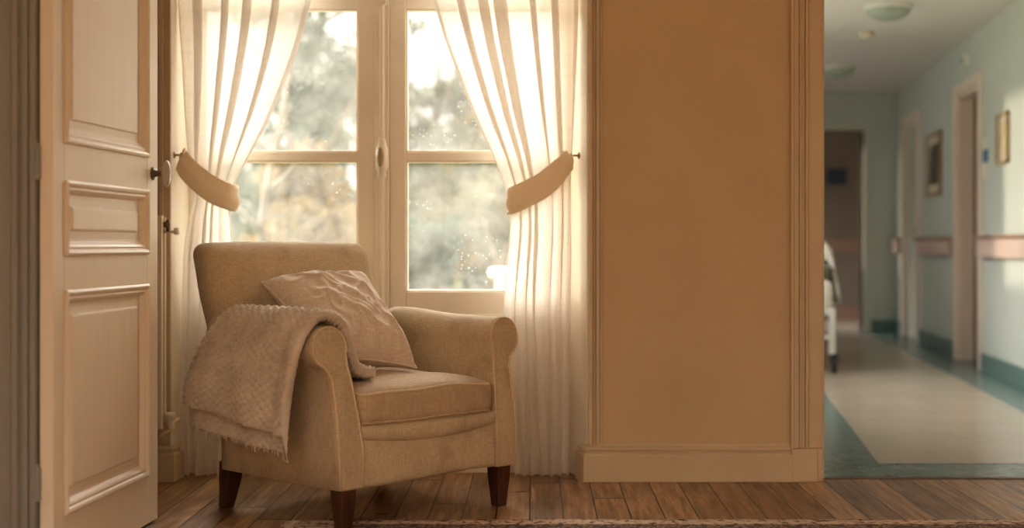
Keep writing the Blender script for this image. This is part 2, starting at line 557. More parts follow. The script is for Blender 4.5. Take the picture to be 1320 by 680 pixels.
f = MB().box((-2.4, -0.6, -0.08), (3.2, 5.30, 0))
f.box((XL0, 5.30, -0.08), (XR0, 5.58, 0))
struct(f.build('floor', M['planks'], smooth=False))
struct(MB().box((-2.4, 1.2, 2.7), (3.2, 5.55, 2.8)).build('ceiling', M['ceil'], smooth=False))

w = MB()
w.prism([(-2.3, WY), (XL0, WY), (XL1, 5.43), (XL1, 5.56), (-2.3, 5.56)], 0, 2.7)
w.prism([(XR0, WY), (XE, WY), (XE, 5.56), (XR1, 5.56), (XR1, 5.43)], 0, 2.7)
w.box((XL0, WY, 2.36), (XR0, 5.56, 2.7))
w.box((XE, WY, 2.14), (2.40, 5.56, 2.7))
w.box((2.40, WY, 0), (3.1, 5.56, 2.7))
struct(w.build('wall_back', M['wall'], smooth=False, bevel=0.004))
struct(MB().box((-2.4, -0.6, 0), (-2.3, 5.56, 2.7)).build('wall_left', M['wall'], smooth=False))
struct(MB().box((3.1, 2.6, 0), (3.2, 5.56, 2.7)).box((3.1, -0.6, 0), (3.2, 2.6, 1.75)).build('wall_right', M['wall'], smooth=False))  # low part nearer the camera added so fill light enters only from high up

struct(MB().box((-2.4, -0.7, 0), (3.2, -0.6, 1.45)).build('light_block_rear', M['wall'], smooth=False))  # low unseen wall behind the camera, added to block low-level light
# wall between the two rooms with the door jamb, at the far left
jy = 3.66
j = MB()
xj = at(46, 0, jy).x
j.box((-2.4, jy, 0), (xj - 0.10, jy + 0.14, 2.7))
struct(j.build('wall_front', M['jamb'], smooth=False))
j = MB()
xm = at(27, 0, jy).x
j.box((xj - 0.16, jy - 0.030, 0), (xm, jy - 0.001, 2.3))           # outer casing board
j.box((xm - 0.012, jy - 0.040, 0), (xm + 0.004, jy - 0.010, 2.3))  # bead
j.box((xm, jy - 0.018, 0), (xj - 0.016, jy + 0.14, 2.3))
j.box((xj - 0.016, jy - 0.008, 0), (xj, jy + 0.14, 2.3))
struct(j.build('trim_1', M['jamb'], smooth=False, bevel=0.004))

# splay lining of the recess (boards lightened to cream in place of sunlight) + architraves
t_ = MB()
t_.prism([(XL0, WY - 0.004), (XL0 + 0.010, WY - 0.004), (XL1 + 0.008, 5.43), (XL1, 5.43)], 0.0, 2.36, 1)
for (a, b, d) in ((212, 219, 0.014), (206, 212, 0.022)):
    t_.box((at(a, 0, WY).x, WY - d, 0.135), (at(b, 0, WY).x, WY + 0.001, 2.42))
t_.box((XL0 - 0.002, WY - 0.014, 0.135), (XL0 + 0.010, WY + 0.001, 2.42))
struct(t_.build('trim_2', [M['trim'], M['cream']], smooth=False, bevel=0.003))
t_ = MB()
t_.prism([(XR0, WY - 0.004), (XR0 - 0.010, WY - 0.004), (XR1 - 0.008, 5.43), (XR1, 5.43)], 0.0, 2.36, 1)
xa = [at(p, 0, WY).x for p in (758, 764, 768, 773, 777)]
t_.box((xa[0], WY - 0.026, 0.135), (xa[1], WY + 0.001, 2.42))
t_.box((xa[1], WY - 0.012, 0.135), (xa[2], WY + 0.001, 2.42))
t_.box((xa[2], WY - 0.020, 0.135), (xa[3], WY + 0.001, 2.42))
t_.box((xa[3], WY - 0.007, 0.135), (xa[4], WY + 0.001, 2.42))
struct(t_.build('trim_3', [M['trim'], M['cream']], smooth=False, bevel=0.004))
# architrave at the corridor opening
t_ = MB()
def strip(p0, p1, d, z0=0.122, z1=2.2):
    t_.box((at(p0, 0, WY).x, WY - d, z0), (at(p1, 0, WY).x, WY + 0.001, z1))
strip(1018, 1022, 0.030); strip(1022, 1029, 0.020); strip(1029, 1032, 0.027); strip(1032, 1037, 0.014)
strip(1037, 1041, 0.022); strip(1041, 1059.5, 0.012)
strip(1019, 1052, 0.034, 0, 0.122); strip(1052, 1059.5, 0.020, 0, 0.122)
t_.box((XE - 0.002, WY - 0.012, 0), (XE + 0.006, 5.57, 2.14))
struct(t_.build('trim_4', M['trim'], smooth=False, bevel=0.0035))

SK = [(0, 0), (0.032, 0), (0.032, 0.100), (0.028, 0.105), (0.018, 0.107), (0.018, 0.112), (0.025, 0.116), (0.025, 0.122), (0.016, 0.128), (0.010, 0.131), (0.009, 0.138), (0, 0.138)]
b = MB()
dx = (XR1 - XR0)
e = Vector((XR0 + dx * 0.34, WY + 0.19 * 0.34))
sweep(b, SK, [(e.x, e.y), (XR0, WY), (at(1019.5, 0, WY).x, WY)][::1] if False else [(at(1019.5, 0, WY).x, WY), (XR0, WY), (e.x, e.y)][::-1])
struct(b.build('baseboard_back', M['trim'], smooth=False, bevel=0.002))
b = MB()
sweep(b, SK, [(-2.3, WY), (XL0, WY), (XL0 + 0.006, WY + 0.08)])
struct(b.build('baseboard_left', M['trim'], smooth=False, bevel=0.002))

# ------------------------------------------------------------------ french window
SY = 5.43
sc = FPX / SY
X = lambda px: (px - VX) / sc
Z = lambda py: EYE + (VY - py) / sc
win = MB()
win.box((XL1 - 0.0, SY + 0.005, 0), (X(250), SY + 0.09, 2.36))
win.box((X(733), SY + 0.005, 0), (XR1, SY + 0.09, 2.36))
win.box((XL1, SY + 0.005, 2.32), (XR1, SY + 0.09, 2.36))
win.box((XL1, SY - 0.005, 0), (XR1, SY + 0.09, 0.03))
win_o = struct(win.build('window_1', M['cream'], smooth=False, bevel=0.003))
Z0, Z1 = 0.028, 2.322
panes = [(Z(376), Z(207)), (Z(196), Z(11)), (Z(11) + 0.062, 2.25)]
def sash(xa, xb, ga, gb, name='casement'):
    """xa..xb whole casement, ga..gb glass"""
    m = MB()
    y0, y1 = SY, SY + 0.045
    m.box((xa, y0, Z0), (ga, y1, Z1)); m.box((gb, y0, Z0), (xb, y1, Z1))
    zs = [Z0] + [z for p in panes for z in p] + [Z1]
    for k in range(0, len(zs), 2):
        m.box((ga, y0 + (0.004 if 0 < k < 6 else 0), zs[k]), (gb, y1, zs[k + 1]))
    # beads round each pane
    for (z0, z1) in panes:
        bw, by = 0.007, y0 + 0.010
        for (p, q) in (((ga, by, z0), (ga + bw, y1, z1)), ((gb - bw, by, z0), (gb, y1, z1)), ((ga, by, z0), (gb, y1, z0 + bw)), ((ga, by, z1 - bw), (gb, y1, z1))):
            m.box(p, q)
    # raised panel at the foot
    pz0, pz1 = 0.14, Z(376) - 0.085
    m.box((ga + 0.01, y0 - 0.010, pz0), (gb - 0.01, y0 + 0.002, pz0 + 0.016)); m.box((ga + 0.01, y0 - 0.010, pz1 - 0.016), (gb - 0.01, y0 + 0.002, pz1))
    m.box((ga + 0.01, y0 - 0.010, pz0), (ga + 0.026, y0 + 0.002, pz1)); m.box((gb - 0.026, y0 - 0.010, pz0), (gb - 0.01, y0 + 0.002, pz1))
    o = m.build(name, M['cream'], win_o, smooth=False, bevel=0.003)
    for (z0, z1) in panes:
        MB().box((ga + 0.002, y0 + 0.022, z0 + 0.002), (gb - 0.002, y0 + 0.026, z1 - 0.002)).build('pane', M['glass'], o, smooth=False)
    return o
s1 = sash(X(250), X(482), X(263), X(461))
s2 = sash(X(502), X(733), X(523), X(720))
# meeting strip with the espagnolette bolt
m = MB(); m.box((X(482.6), SY - 0.014, Z0), (X(502), SY + 0.04, Z1)); m.box((X(499.5), SY - 0.018, Z0), (X(502), SY, Z1))
m.build('meeting_stile', M['cream'], win_o, smooth=False, bevel=0.003)
xc = X(493.2)
m = MB(); m.tube([(xc, SY - 0.026, Z0 + 0.03), (xc, SY - 0.026, Z1 - 0.03)], 0.0095, 12)
for z in (Z(4), Z(404), 0.3, 2.2):
    m.box((xc - 0.017, SY - 0.038, z - 0.012), (xc + 0.017, SY - 0.012, z + 0.012))
bolt = m.build('espagnolette', M['cream'], win_o, smooth=False, bevel=0.002)
m = MB()
zc = Z(204)
m.lathe([(0.010, -0.078), (0.016, -0.074), (0.018, -0.062), (0.014, -0.056), (0.019, -0.050), (0.023, -0.034), (0.0235, 0.036), (0.018, 0.046), (0.0165, 0.062), (0.011, 0.070), (0.010, 0.076)],
        Matrix.Translation((xc, SY - 0.026, zc)), 20)
hs = m.build('handle_housing', M['cream'], bolt)
MB().ellipsoid((xc - 0.003, SY - 0.048, zc + 0.002), (0.0135, 0.012, 0.038)).build('oval_knob', M['oval'], bolt)
# hinges on the right frame
for z in (Z(332), Z(505), 2.0):
    MB().lathe([(0.006, -0.04), (0.0075, -0.038), (0.0075, 0.038), (0.006, 0.04), (0.003, 0.048)], Matrix.Translation((X(734.5), SY - 0.006, z)), 12).build('hinge', M['cream'], win_o)

# ------------------------------------------------------------------ curtains
CY = 5.305
csc = FPX / CY
def row(tab):            # [(py, px)] -> function of z giving x
    t2 = sorted((EYE + (VY - py) / csc, (px - VX) / csc) for py, px in tab)
    return lambda z: interp(t2, z)

def curtain(outer, inner, nf, seed, zb):
    rng = random.Random(seed)
    nu, nz_ = 240, 110
    ztop = 2.33
    widths = [rng.uniform(0.45, 1.8) for _ in range(nf)]
    cum = [0]
    for w_ in widths: cum.append(cum[-1] + w_)
    cum = [c / cum[-1] for c in cum]
    amp = [rng.uniform(0.7, 1.25) for _ in range(nf + 1)]
    over = [rng.uniform(0.75, 1.35) for _ in range(nf + 1)]
    rows = []
    for i in range(nz_ + 1):
        z = lerp(zb, ztop, i / nz_)
        xo, xi = outer(z), inner(z)
        tie = math.exp(-((z - 1.06) / 0.16) ** 2)
        low = sstep((1.0 - z) / 0.5)
        wd = abs(xi - xo)
        r_ = []
        for k in range(nu + 1):
            u = k / nu
            q = 0
            while q < nf - 1 and u > cum[q + 1]: q += 1
            fr = (u - cum[q]) / (cum[q + 1] - cum[q])
            ph = 2 * PI * fr
            A = lerp(amp[q], amp[q + 1], fr) * (0.026 + 0.006 * low) * (1 - 0.35 * tie)
            B = lerp(over[q], over[q + 1], fr) * wd * (cum[q + 1] - cum[q]) * 0.36 * (1 - 0.3 * tie) * (1 - 0.55 * low)
            # folds drawn towards the tie, inner ones most
            g = u
            x = lerp(xo, xi, g) + B * math.sin(ph) * (1 if xi > xo else -1) * -1
            dr = 0.014 * noise.noise(Vector((u * 5 + seed, z * 1.3, seed)))
            y = CY - A * math.cos(ph) + 0.010 * noise.noise(Vector((u * 9, z * 2.2, seed + 7)))
            edge = math.sin(PI * min(1, max(0, u)) ) ** 0.25
            zz = z
            if i == 0:
                zz = zb + 0.010 * noise.noise(Vector((u * 8, seed, 3)))
            y = min(y, SY - 0.03)
            r_.append((x + dr * edge, y, zz))
        rows.append(r_)
    return MB().grid(rows)

Lo = row([(-190, 226), (0, 233), (100, 239), (200, 245), (250, 250), (290, 243), (340, 238), (500, 235), (616, 234)])
Li = row([(-190, 428), (-60, 405), (0, 395), (50, 383), (100, 366), (150, 346), (200, 322), (240, 303), (262, 297), (300, 299), (400, 300), (500, 299), (616, 296)])
Ro = row([(-190, 741), (0, 740), (200, 736), (300, 735), (616, 733)])
Ri = row([(-190, 510), (-60, 546), (0, 563), (50, 578), (100, 596), (150, 615), (200, 637), (240, 651), (262, 657), (300, 658), (340, 654), (400, 650), (500, 655), (616, 664)])
cl = curtain(Lo, Li, 5, 3, 0.012).build('curtain', M['sheer'], merge=False, recalc=False)
tag(cl, 'sheer cream curtain drawn aside at the window beside the panelled door', 'curtain')
cr = curtain(Ro, Ri, 6, 11, 0.008).build('curtain', M['sheer'], merge=False, recalc=False)
tag(cr, 'sheer cream curtain drawn aside at the window next to the bare wall', 'curtain')

def tieback(hook, pts, far, label):
    """band from the hook, across the curtain front, round its inner edge and back behind"""
    root = empty('curtain_tieback', hook)
    path = [Vector(p) for p in pts]
    hk = Vector(hook)
    # smooth path
    pp = []
    n = 60
    for i in range(n + 1):
        s = i / n * (len(path) - 1)
        k = min(int(s), len(path) - 2); fr = s - k
        p0 = path[max(k - 1, 0)]; p1 = path[k]; p2 = path[k + 1]; p3 = path[min(k + 2, len(path) - 1)]
        pp.append(0.5 * ((2 * p1) + (p2 - p0) * fr + (2 * p0 - 5 * p1 + 4 * p2 - p3) * fr * fr + (3 * p1 - p0 - 3 * p2 + p3) * fr ** 3))
    rows = []
    for i, p in enumerate(pp):
        d = (pp[min(i + 1, n)] - pp[max(i - 1, 0)]).normalized()
        f_ = i / n
        hgt = 0.094 * (0.80 + 0.20 * math.sin(PI * min(1, f_ * 1.3)))
        side = Vector((-d.z * (1 if d.x > 0 else -1), 0, abs(d.x))) if abs(d.x) > 0.25 else Vector((0, 0, 1))
        side = (side * abs(d.x) + Vector((0, 0, 1)) * (1 - abs(d.x))).normalized()
        out = d.cross(side); 
        if out.y > 0 and f_ < 0.5: out = -out
        rr = []
        for k in range(9):
            v_ = (k / 8 - 0.5)
            sag = 0.012 * math.cos(v_ * PI) + 0.004 * math.cos(v_ * PI * 2.6 + f_ * 3) + 0.002 * noise.noise(Vector((f_ * 6, v_ * 3, hk.x)))
            rr.append(p + side * v_ * hgt + out.normalized() * sag - hk)
        rows.append(rr)
    MB().grid(rows).build('band', M['tie'], root, solid=0.005, merge=False)
    # loops joining the band ends to the hook
    m = MB()
    p0 = pp[0]; p1 = pp[-1]
    for dz in (0.012, -0.012):
        m.tube([p0 - hk + Vector((0, 0, dz)), (p0 - hk) * 0.5 + Vector((0, -0.002, dz * 0.8)), Vector((0, -0.004, 0))], 0.004, 8)
    m.tube([p1 - hk, (p1 - hk) * 0.5 + Vector((0, 0.004, 0)), Vector((0, 0.002, 0))], 0.004, 8)
    m.build('loop', M['tie'], root)
    tag(root, label, 'curtain tieback')

def hook(p, dirv, label):
    m = MB()
    p = Vector(p); d = Vector(dirv).normalized()
    side = d.cross(Vector((0, 0, 1))).normalized()
    m.lathe([(0.012, 0), (0.012, 0.003), (0.004, 0.005), (0.0035, 0.028), (0.009, 0.030), (0.009, 0.033), (0.003, 0.036)], Matrix.Translation(p) @ d.to_track_quat('Z', 'Y').to_matrix().to_4x4(), 14)
    o = m.build('curtain_hook', M['brass'])
    tag(o, label, 'hook')

hR = Vector((0.166, 5.315, EYE + (VY - 200) / FPX * 5.3))
hookR0 = Vector((XR0 + dx * 0.42 - 0.010, WY + 0.19 * 0.42 + 0.0, hR.z))
hook(hookR0, (-1, -0.33, 0.0), 'small brass hook on the recess side next to the bare wall')
hR = hookR0 + Vector((-0.024, -0.008, 0))
zt = lambda py: EYE + (VY - py) / FPX * 5.24
tieback(hR, [hR + Vector((-0.010, -0.012, -0.016)), Vector((0.085, 5.245, zt(221))), Vector((0.03, 5.238, zt(238))), Vector((-0.04, 5.24, zt(251))), Vector((-0.085, 5.255, zt(258))),
             Vector((-0.103, 5.30, zt(260))), Vector((-0.08, 5.352, zt(258))), Vector((0.0, 5.358, zt(243))), Vector((0.08, 5.35, zt(222))), hR + Vector((-0.016, 0.012, -0.012))],
        1, 'cream cloth tieback gathering the curtain next to the bare wall')
hookL0 = Vector((XL0 + 0.0115, WY + 0.030, EYE + (VY - 199) / FPX * 5.24))
hook(hookL0, (1, -0.25, 0), 'small brass hook on the recess side near the panelled door')
hL = hookL0 + Vector((0.024, -0.008, 0))
tieback(hL, [hL + Vector((0.008, -0.012, -0.020)), Vector((-1.285, 5.245, zt(217))), Vector((-1.23, 5.238, zt(234))), Vector((-1.18, 5.24, zt(246))), Vector((-1.135, 5.255, zt(253))),
             Vector((-1.117, 5.30, zt(256))), Vector((-1.14, 5.352, zt(250))), Vector((-1.21, 5.358, zt(236))), Vector((-1.275, 5.35, zt(218))), hL + Vector((0.012, 0.014, -0.012))],
        -1, 'cream cloth tieback gathering the curtain beside the panelled door')

# ------------------------------------------------------------------ panelled door
D0, D1 = Vector((-1.245, 3.672)), Vector((-1.190, 4.482))
L = (D1 - D0).length
ang = math.atan2(D1.y - D0.y, D1.x - D0.x)
door = struct(empty('door_1', (D0.x, D0.y, 0.008), ang))
TH = 0.036                      # local: x along the leaf, y: + to the hidden side, visible face at y = 0
m = MB()
p0, p1 = 0.072, 0.716
HZ = 2.12
zz = [(0.148, 0.742), (0.832, 1.032), (1.130, 2.00)]     # panel openings (z, relative to the leaf foot)
m.box((0, 0, 0), (p0, TH, HZ)); m.box((p1, 0, 0), (L, TH, HZ))
lv = [0] + [z for a in zz for z in a] + [HZ]
for k in range(0, len(lv), 2):
    m.box((p0, 0, lv[k]), (p1, TH, lv[k + 1]))
leaf = m.build('leaf', M['door'], door, smooth=False, bevel=0.002)
for (a, b_) in zz:
    # stepped moulding frame: mitred profile around the opening, then a raised field
    prof = [(0.0, 0.004), (0.0, -0.007), (0.007, -0.011), (0.014, -0.008), (0.018, -0.001), (0.024, -0.003), (0.030, 0.002), (0.038, 0.012), (0.046, 0.013)]
    rows = []
    for ins, dep in prof:
        rows.append([(p0 + ins, dep, a + ins), (p1 - ins, dep, a + ins), (p1 - ins, dep, b_ - ins), (p0 + ins, dep, b_ - ins)])
    m = MB().grid(rows, close_u=True)
    m.build('panel_moulding', M['door'], door, smooth=False, bevel=0.001)
    m = MB()
    q = 0.044
    pr2 = [(q, 0.014), (q + 0.022, 0.012), (q + 0.026, 0.006), (q + 0.030, 0.005)]
    rows = [[(p0 + ins, dep, a + ins), (p1 - ins, dep, a + ins), (p1 - ins, dep, b_ - ins), (p0 + ins, dep, b_ - ins)] for ins, dep in pr2]
    m.grid(rows, close_u=True)
    o_ = len(m.v) - 4
    m.f.append((o_, o_ + 1, o_ + 2, o_ + 3)); m.mi.append(0)
    back = [(p0 + q, 0.028, a + q), (p1 - q, 0.028, a + q), (p1 - q, 0.028, b_ - q), (p0 + q, 0.028, b_ - q)]
    m.grid([back, [(p0 + q, 0.014, a + q), (p1 - q, 0.014, a + q), (p1 - q, 0.014, b_ - q), (p0 + q, 0.014, b_ - q)]], close_u=True)
    o_ = len(m.v) - 8
    m.f.append((o_ + 3, o_ + 2, o_ + 1, o_)); m.mi.append(0)
    m.build('panel', M['door'], door, smooth=False)
kx, kz = 0.764, 1.083
face = Matrix.Translation((kx, 0, kz)) @ Matrix.Rotation(PI / 2, 4, 'X')       # local z -> -y (towards the room)
m = MB().lathe([(0.021, -0.001), (0.021, 0.003), (0.013, 0.006), (0.0095, 0.012), (0.0095, 0.030), (0.012, 0.034)], face, 20)
m.build('knob_rose', M['dark_metal'], door)
m = MB()
prof = [(0.010, 0.030), (0.020, 0.033), (0.030, 0.039), (0.0335, 0.045), (0.030, 0.051), (0.018, 0.056), (0.004, 0.058)]
m.lathe([(r, h) for r, h in prof], face @ Matrix.Diagonal((0.72, 1.28, 1.0, 1)), 28)
m.build('door_knob', M['porcelain'], door)
for z in (1.075, 0.245):
    m = MB().lathe([(0.006, -0.046), (0.0075, -0.044), (0.0075, -0.002), (0.0068, 0), (0.0075, 0.002), (0.0075, 0.044), (0.005, 0.047), (0.003, 0.053)], Matrix.Translation((-0.012, TH + 0.002, z)), 14)
    m.box((-0.012, TH - 0.004, z - 0.042), (0.03, TH + 0.002, z + 0.042))
    m.build('hinge', M['jamb'], door, smooth=False, bevel=0.001)
struct(door)

# ------------------------------------------------------------------ radiator behind the door
rx1 = at(210.5, 0, 5.12).x
rad = empty('radiator', ((-2.0 + rx1) / 2, 5.15, 0))
ox, oy = rad.location.x, rad.location.y
rz0, rz1 = EYE - 238 / FPX * 5.12, EYE + 36 / FPX * 5.12
m = MB()
m.box((-2.0 - ox, 5.10 - oy, rz0), (rx1 - ox, 5.118 - oy, rz1)); m.box((-2.0 - ox, 5.15 - oy, rz0), (rx1 - ox, 5.165 - oy, rz1))
for k in range(15):
    xx = lerp(-1.97, rx1 - 0.03, k / 14)
    m.box((xx - 0.012 - ox, 5.093 - oy, rz0 + 0.03), (xx + 0.012 - ox, 5.102 - oy, rz1 - 0.03))
m.build('panel', M['radiator'], rad, smooth=False, bevel=0.005)
m = MB(); m.box((-1.99 - ox, 5.115 - oy, rz1 - 0.02), (rx1 - 0.006 - ox, 5.152 - oy, rz1 + 0.004))
m.build('top_grille', M['radiator'], rad, smooth=False, bevel=0.002)
zv = rz1 - 0.028
m = MB()
m.lathe([(0.011, 0), (0.011, 0.012), (0.006, 0.013), (0.006, 0.020)], Matrix.Translation((rx1 - ox, 5.134 - oy, zv)) @ Matrix.Rotation(PI / 2, 4, 'Y'), 14)
m.tube([(rx1 + 0.012 - ox, 5.134 - oy, zv + 0.016), (rx1 + 0.012 - ox, 5.134 - oy, zv - 0.026)], 0.006, 10)
m.build('bleed_valve', M['dark_metal'], rad)
m = MB(); m.tube([(rx1 - 0.004 - ox, 5.150 - oy, zv - 0.026), (rx1 + 0.035 - ox, 5.150 - oy, zv - 0.026)], 0.006, 10)
m.lathe([(0.011, 0), (0.013, 0.003), (0.013, 0.014), (0.011, 0.017)], Matrix.Translation((rx1 + 0.032 - ox, 5.150 - oy, zv - 0.024)) @ Matrix.Rotation(PI / 2, 4, 'Y'), 14)
m.build('bracket', M['cream'], rad)
m = MB()
zl = rz0 + 0.020
m.tube([(rx1 - 0.01 - ox, 5.134 - oy, zl), (rx1 + 0.022 - ox, 5.134 - oy, zl), (rx1 + 0.022 - ox, 5.134 - oy, zl), (rx1 + 0.026 - ox, 5.20 - oy, zl + 0.002), (rx1 + 0.026 - ox, 5.238 - oy, zl + 0.002)], 0.0085, 10)
m.lathe([(0.012, -0.022), (0.016, -0.018), (0.016, 0.006), (0.013, 0.010), (0.019, 0.014), (0.020, 0.034), (0.016, 0.040)], Matrix.Translation((rx1 + 0.022 - ox, 5.134 - oy, zl)), 16)
m.tube([(rx1 + 0.022 - ox, 5.134 - oy, zl - 0.02), (rx1 - 0.01 - ox, 5.12 - oy, zl - 0.045)], 0.006, 8)
m.build('valve', M['radiator'], rad)
for xx in (-1.9, rx1 - 0.12):
    m = MB(); m.box((xx - 0.015 - ox, 5.16 - oy, rz0 + 0.05), (xx + 0.015 - ox, 5.2385 - oy, rz1 - 0.06))
    m.build('wall_bracket', M['radiator'], rad, smooth=False)
tag(rad, 'cream panel radiator half hidden behind the open panelled door', 'radiator')

# ------------------------------------------------------------------ rug
rY1 = 1833 * 0.87 / (672 - 315)
rX0 = at(388, 0, rY1).x
rugc = Vector((rX0 + 1.2, rY1 - 0.78, 0))
rug = empty('rug', rugc)
rows = []
for i in range(61):
    rr = []
    for k in range(81):
        x = lerp(-1.2, 1.2, k / 80); y = lerp(-0.78, 0.78, i / 60)
        x2 = x + 0.004 * noise.noise(Vector((y * 6, 2, 0))) ; y2 = y + 0.006 * noise.noise(Vector((x * 4, 5, 0)))
        rr.append((x2, y2, 0.0045 + 0.001 * noise.noise(Vector((x * 9, y * 9, 0)))))
    rows.append(rr)
MB().grid(rows).build('pile', M['rug'], rug, solid=0.007, merge=False)
m = MB()
rng = random.Random(4)
for sgn in (-1, 1):
    m = MB()
    for k in range(150):
        y = lerp(-0.77, 0.77, k / 149)
        l_ = rng.uniform(0.03, 0.05)
        m.tube([(sgn * 1.198, y, 0.005), (sgn * (1.2 + l_ * 0.5), y + rng.uniform(-.006, .006), 0.004), (sgn * (1.2 + l_), y + rng.uniform(-.012, .012), 0.0025)], 0.0022, 5)
    m.build('fringe', M['fringe'], rug)
tag(rug, 'worn patterned rug with a pale border lying on the plank floor', 'rug')

# ------------------------------------------------------------------ armchair
CH = empty('armchair', (-0.562, 4.72, 0), math.radians(46))
def nrm(p, k=0.004, s=6, sd=0):
    return k * noise.noise(Vector((p[0] * s + sd, p[1] * s, p[2] * s)))
ZB = 0.137
SCX, SCZ, SCR = 0.368, 0.560, 0.066
def arm_profile(n=30):
    """closed outline (outward a, z), right arm (a > 0), counter-clockwise seen from the front"""
    pts = [(0.278, ZB), (0.280, 0.25), (0.286, 0.36), (0.296, 0.45), (0.305, 0.505)]
    a0, a1 = math.radians(200), math.radians(-62)
    for i in range(n):
        a = lerp(a0, a1, i / (n - 1))
        pts.append((SCX + SCR * math.cos(a), SCZ + SCR * math.sin(a)))
    pts += [(0.385, 0.488), (0.376, 0.465), (0.373, 0.42), (0.375, 0.34), (0.376, 0.25), (0.372, ZB)]
    pts += [(0.34, ZB - 0.004), (0.31, ZB - 0.004)]
    return pts
PR = arm_profile()
pc = Vector((sum(p[0] for p in PR) / len(PR), 0))
def arm_front(z):
    return -0.335 + 0.060 * sstep((z - 0.22) / 0.42)
def arm(sign):
    m = MB()
    rows = []
    # near sections are inset a little so that the front edge is rounded; the last runs into the back
    secs = [(0.0, 0.010), (0.003, 0.004), (0.010, 0.0)] + [(0.02 + 0.60 * i / 14, 0.0) for i in range(15)]
    # vertex normals of outline
    n = len(PR)
    nor = []
    for i in range(n):
        d = Vector(PR[(i + 1) % n]) - Vector(PR[i - 1])
        nor.append(Vector((d.y, -d.x)).normalized())
    ctr = Vector((0.33, 0.36))
    if sum((Vector(PR[i]) - ctr).dot(nor[i]) for i in range(n)) < 0:
        nor = [-q for q in nor]
    for (db, ins) in secs:
        r_ = []
        for i, (a, z) in enumerate(PR):
            p = Vector((a, z)) - nor[i] * ins
            f0 = arm_front(p.y)
            b = f0 + db * ((0.28 - f0) / 0.62)
            back = sstep((db - 0.1) / 0.5)
            zz_ = p.y + (0.018 * back if p.y > 0.45 else 0)        # arm rises slightly towards the back
            aa = p.x
            aa += 0.006 * math.sin(PI * min(1, db / 0.6)) if p.y < 0.46 and p.x > 0.33 else 0
            q = Vector((sign * aa, b, zz_))
            k = nrm(q, 0.005, 7, 3 * sign)
            r_.append((q.x + k * sign, q.y, q.z + (0.5 * k if zz_ > 0.2 else 0)))
        rows.append(r_)
    m.grid(rows, close_u=True)
    m.f.append(tuple(range(n))); m.mi.append(0)
    o_ = (len(secs) - 1) * n
    m.f.append(tuple(o_ + i for i in range(n))[::-1]); m.mi.append(0)
    ob = m.build('arm', M['linen'], CH)
    # piping round the front panel
    pp = [rows[1][i] for i in range(0, n - 2)]
    pp = [(x_, y_ - 0.001, z_) for x_, y_, z_ in pp]
    MB().tube(pp, 0.0042, 8).build('piping', M['pipe'], ob)
    return ob
arm(-1); arm(1)

def back_w(p):
    # p in a box 0.70 x 0.15 x 0.742 centred; z -> height
    h = (p.z + 0.371) / 0.742
    z = ZB + h * (0.876 - ZB)
    t = max(0, (z - 0.2) / 0.67)
    rear = 0.345 + 0.150 * t ** 1.25
    th = lerp(0.155, 0.125, sstep(h))
    b = rear - th / 2 + p.y * th / 0.15
    w_ = lerp(0.335, 0.372, sstep((h - 0.25) / 0.6)) / 0.35
    a = p.x * w_ * lerp(1, 0.945, sstep((h - 0.3) / 0.6)) - 0.022 * sstep((h - 0.3) / 0.6)
    if p.y < 0:
        cx_ = max(0, 1 - (p.x / 0.33) ** 2) * max(0, 1 - ((h - 0.62) / 0.42) ** 2)
        b -= 0.022 * cx_
    # soft sagging top edge
    z -= 0.008 * (1 - (abs(p.x) / 0.35) ** 2) * sstep((h - 0.8) / 0.2) * 0
    z += 0.004 * sstep((h - 0.85) / 0.15) * (1 - (p.x / 0.35) ** 2)
    if h > 0.85: b += 0.010 * ((h - 0.85) / 0.15) ** 2
    q = Vector((a, b, z))
    k = nrm(q, 0.006, 5, 9)
    return Vector((a, b + k, z + 0.4 * k))
bk = MB().rbox((0.70, 0.15, 0.742), 0.052, back_w, 5, (18, 5, 20)).build('backrest', M['linen'], CH)
# base with the front rail
def base_w(p):
    a, b, z = p.x, p.y - 0.012, p.z + 0.232
    fr = 1 if p.y < -0.2 else 0
    u_ = p.x / 0.29
    if fr:
        b -= 0.014 * max(0, 1 - u_ * u_)
        b += 0.012 * sstep((z - 0.16) / 0.16)
    if z < 0.17:
        z += 0.006 * math.sin(p.x * 9 + 1) + 0.004 * noise.noise(Vector((p.x * 20, 1, 1))) - 0.006 * max(0, 1 - u_ * u_)
    q = Vector((a, b, z)); k = nrm(q, 0.006, 8, 5)
    return Vector((a, b + k, z))
bs = MB().rbox((0.585, 0.63, 0.185), 0.020, base_w, 4, (24, 20, 8)).build('base', M['linen'], CH)
# loose welt fold under the cushion
pp = []
rows = []
for i in range(41):
    u_ = lerp(-1, 1, i / 40)
    a = u_ * 0.283
    sg = 0.018 * (1 - u_ * u_)
    bb = -0.328 - 0.013 * (1 - u_ * u_) + 0.006
    rows.append([(a, bb + 0.03, 0.318 - sg * .3), (a, bb - 0.001, 0.316 - sg * .3), (a, bb - 0.0045, 0.304 - sg), (a, bb - 0.0035, 0.292 - sg * 1.1), (a, bb + 0.002, 0.284 - sg * 1.2), (a, bb + 0.012, 0.280 - sg * 1.2)])
MB().grid(rows).build('seat_lip', M['linen'], CH, solid=0.004)
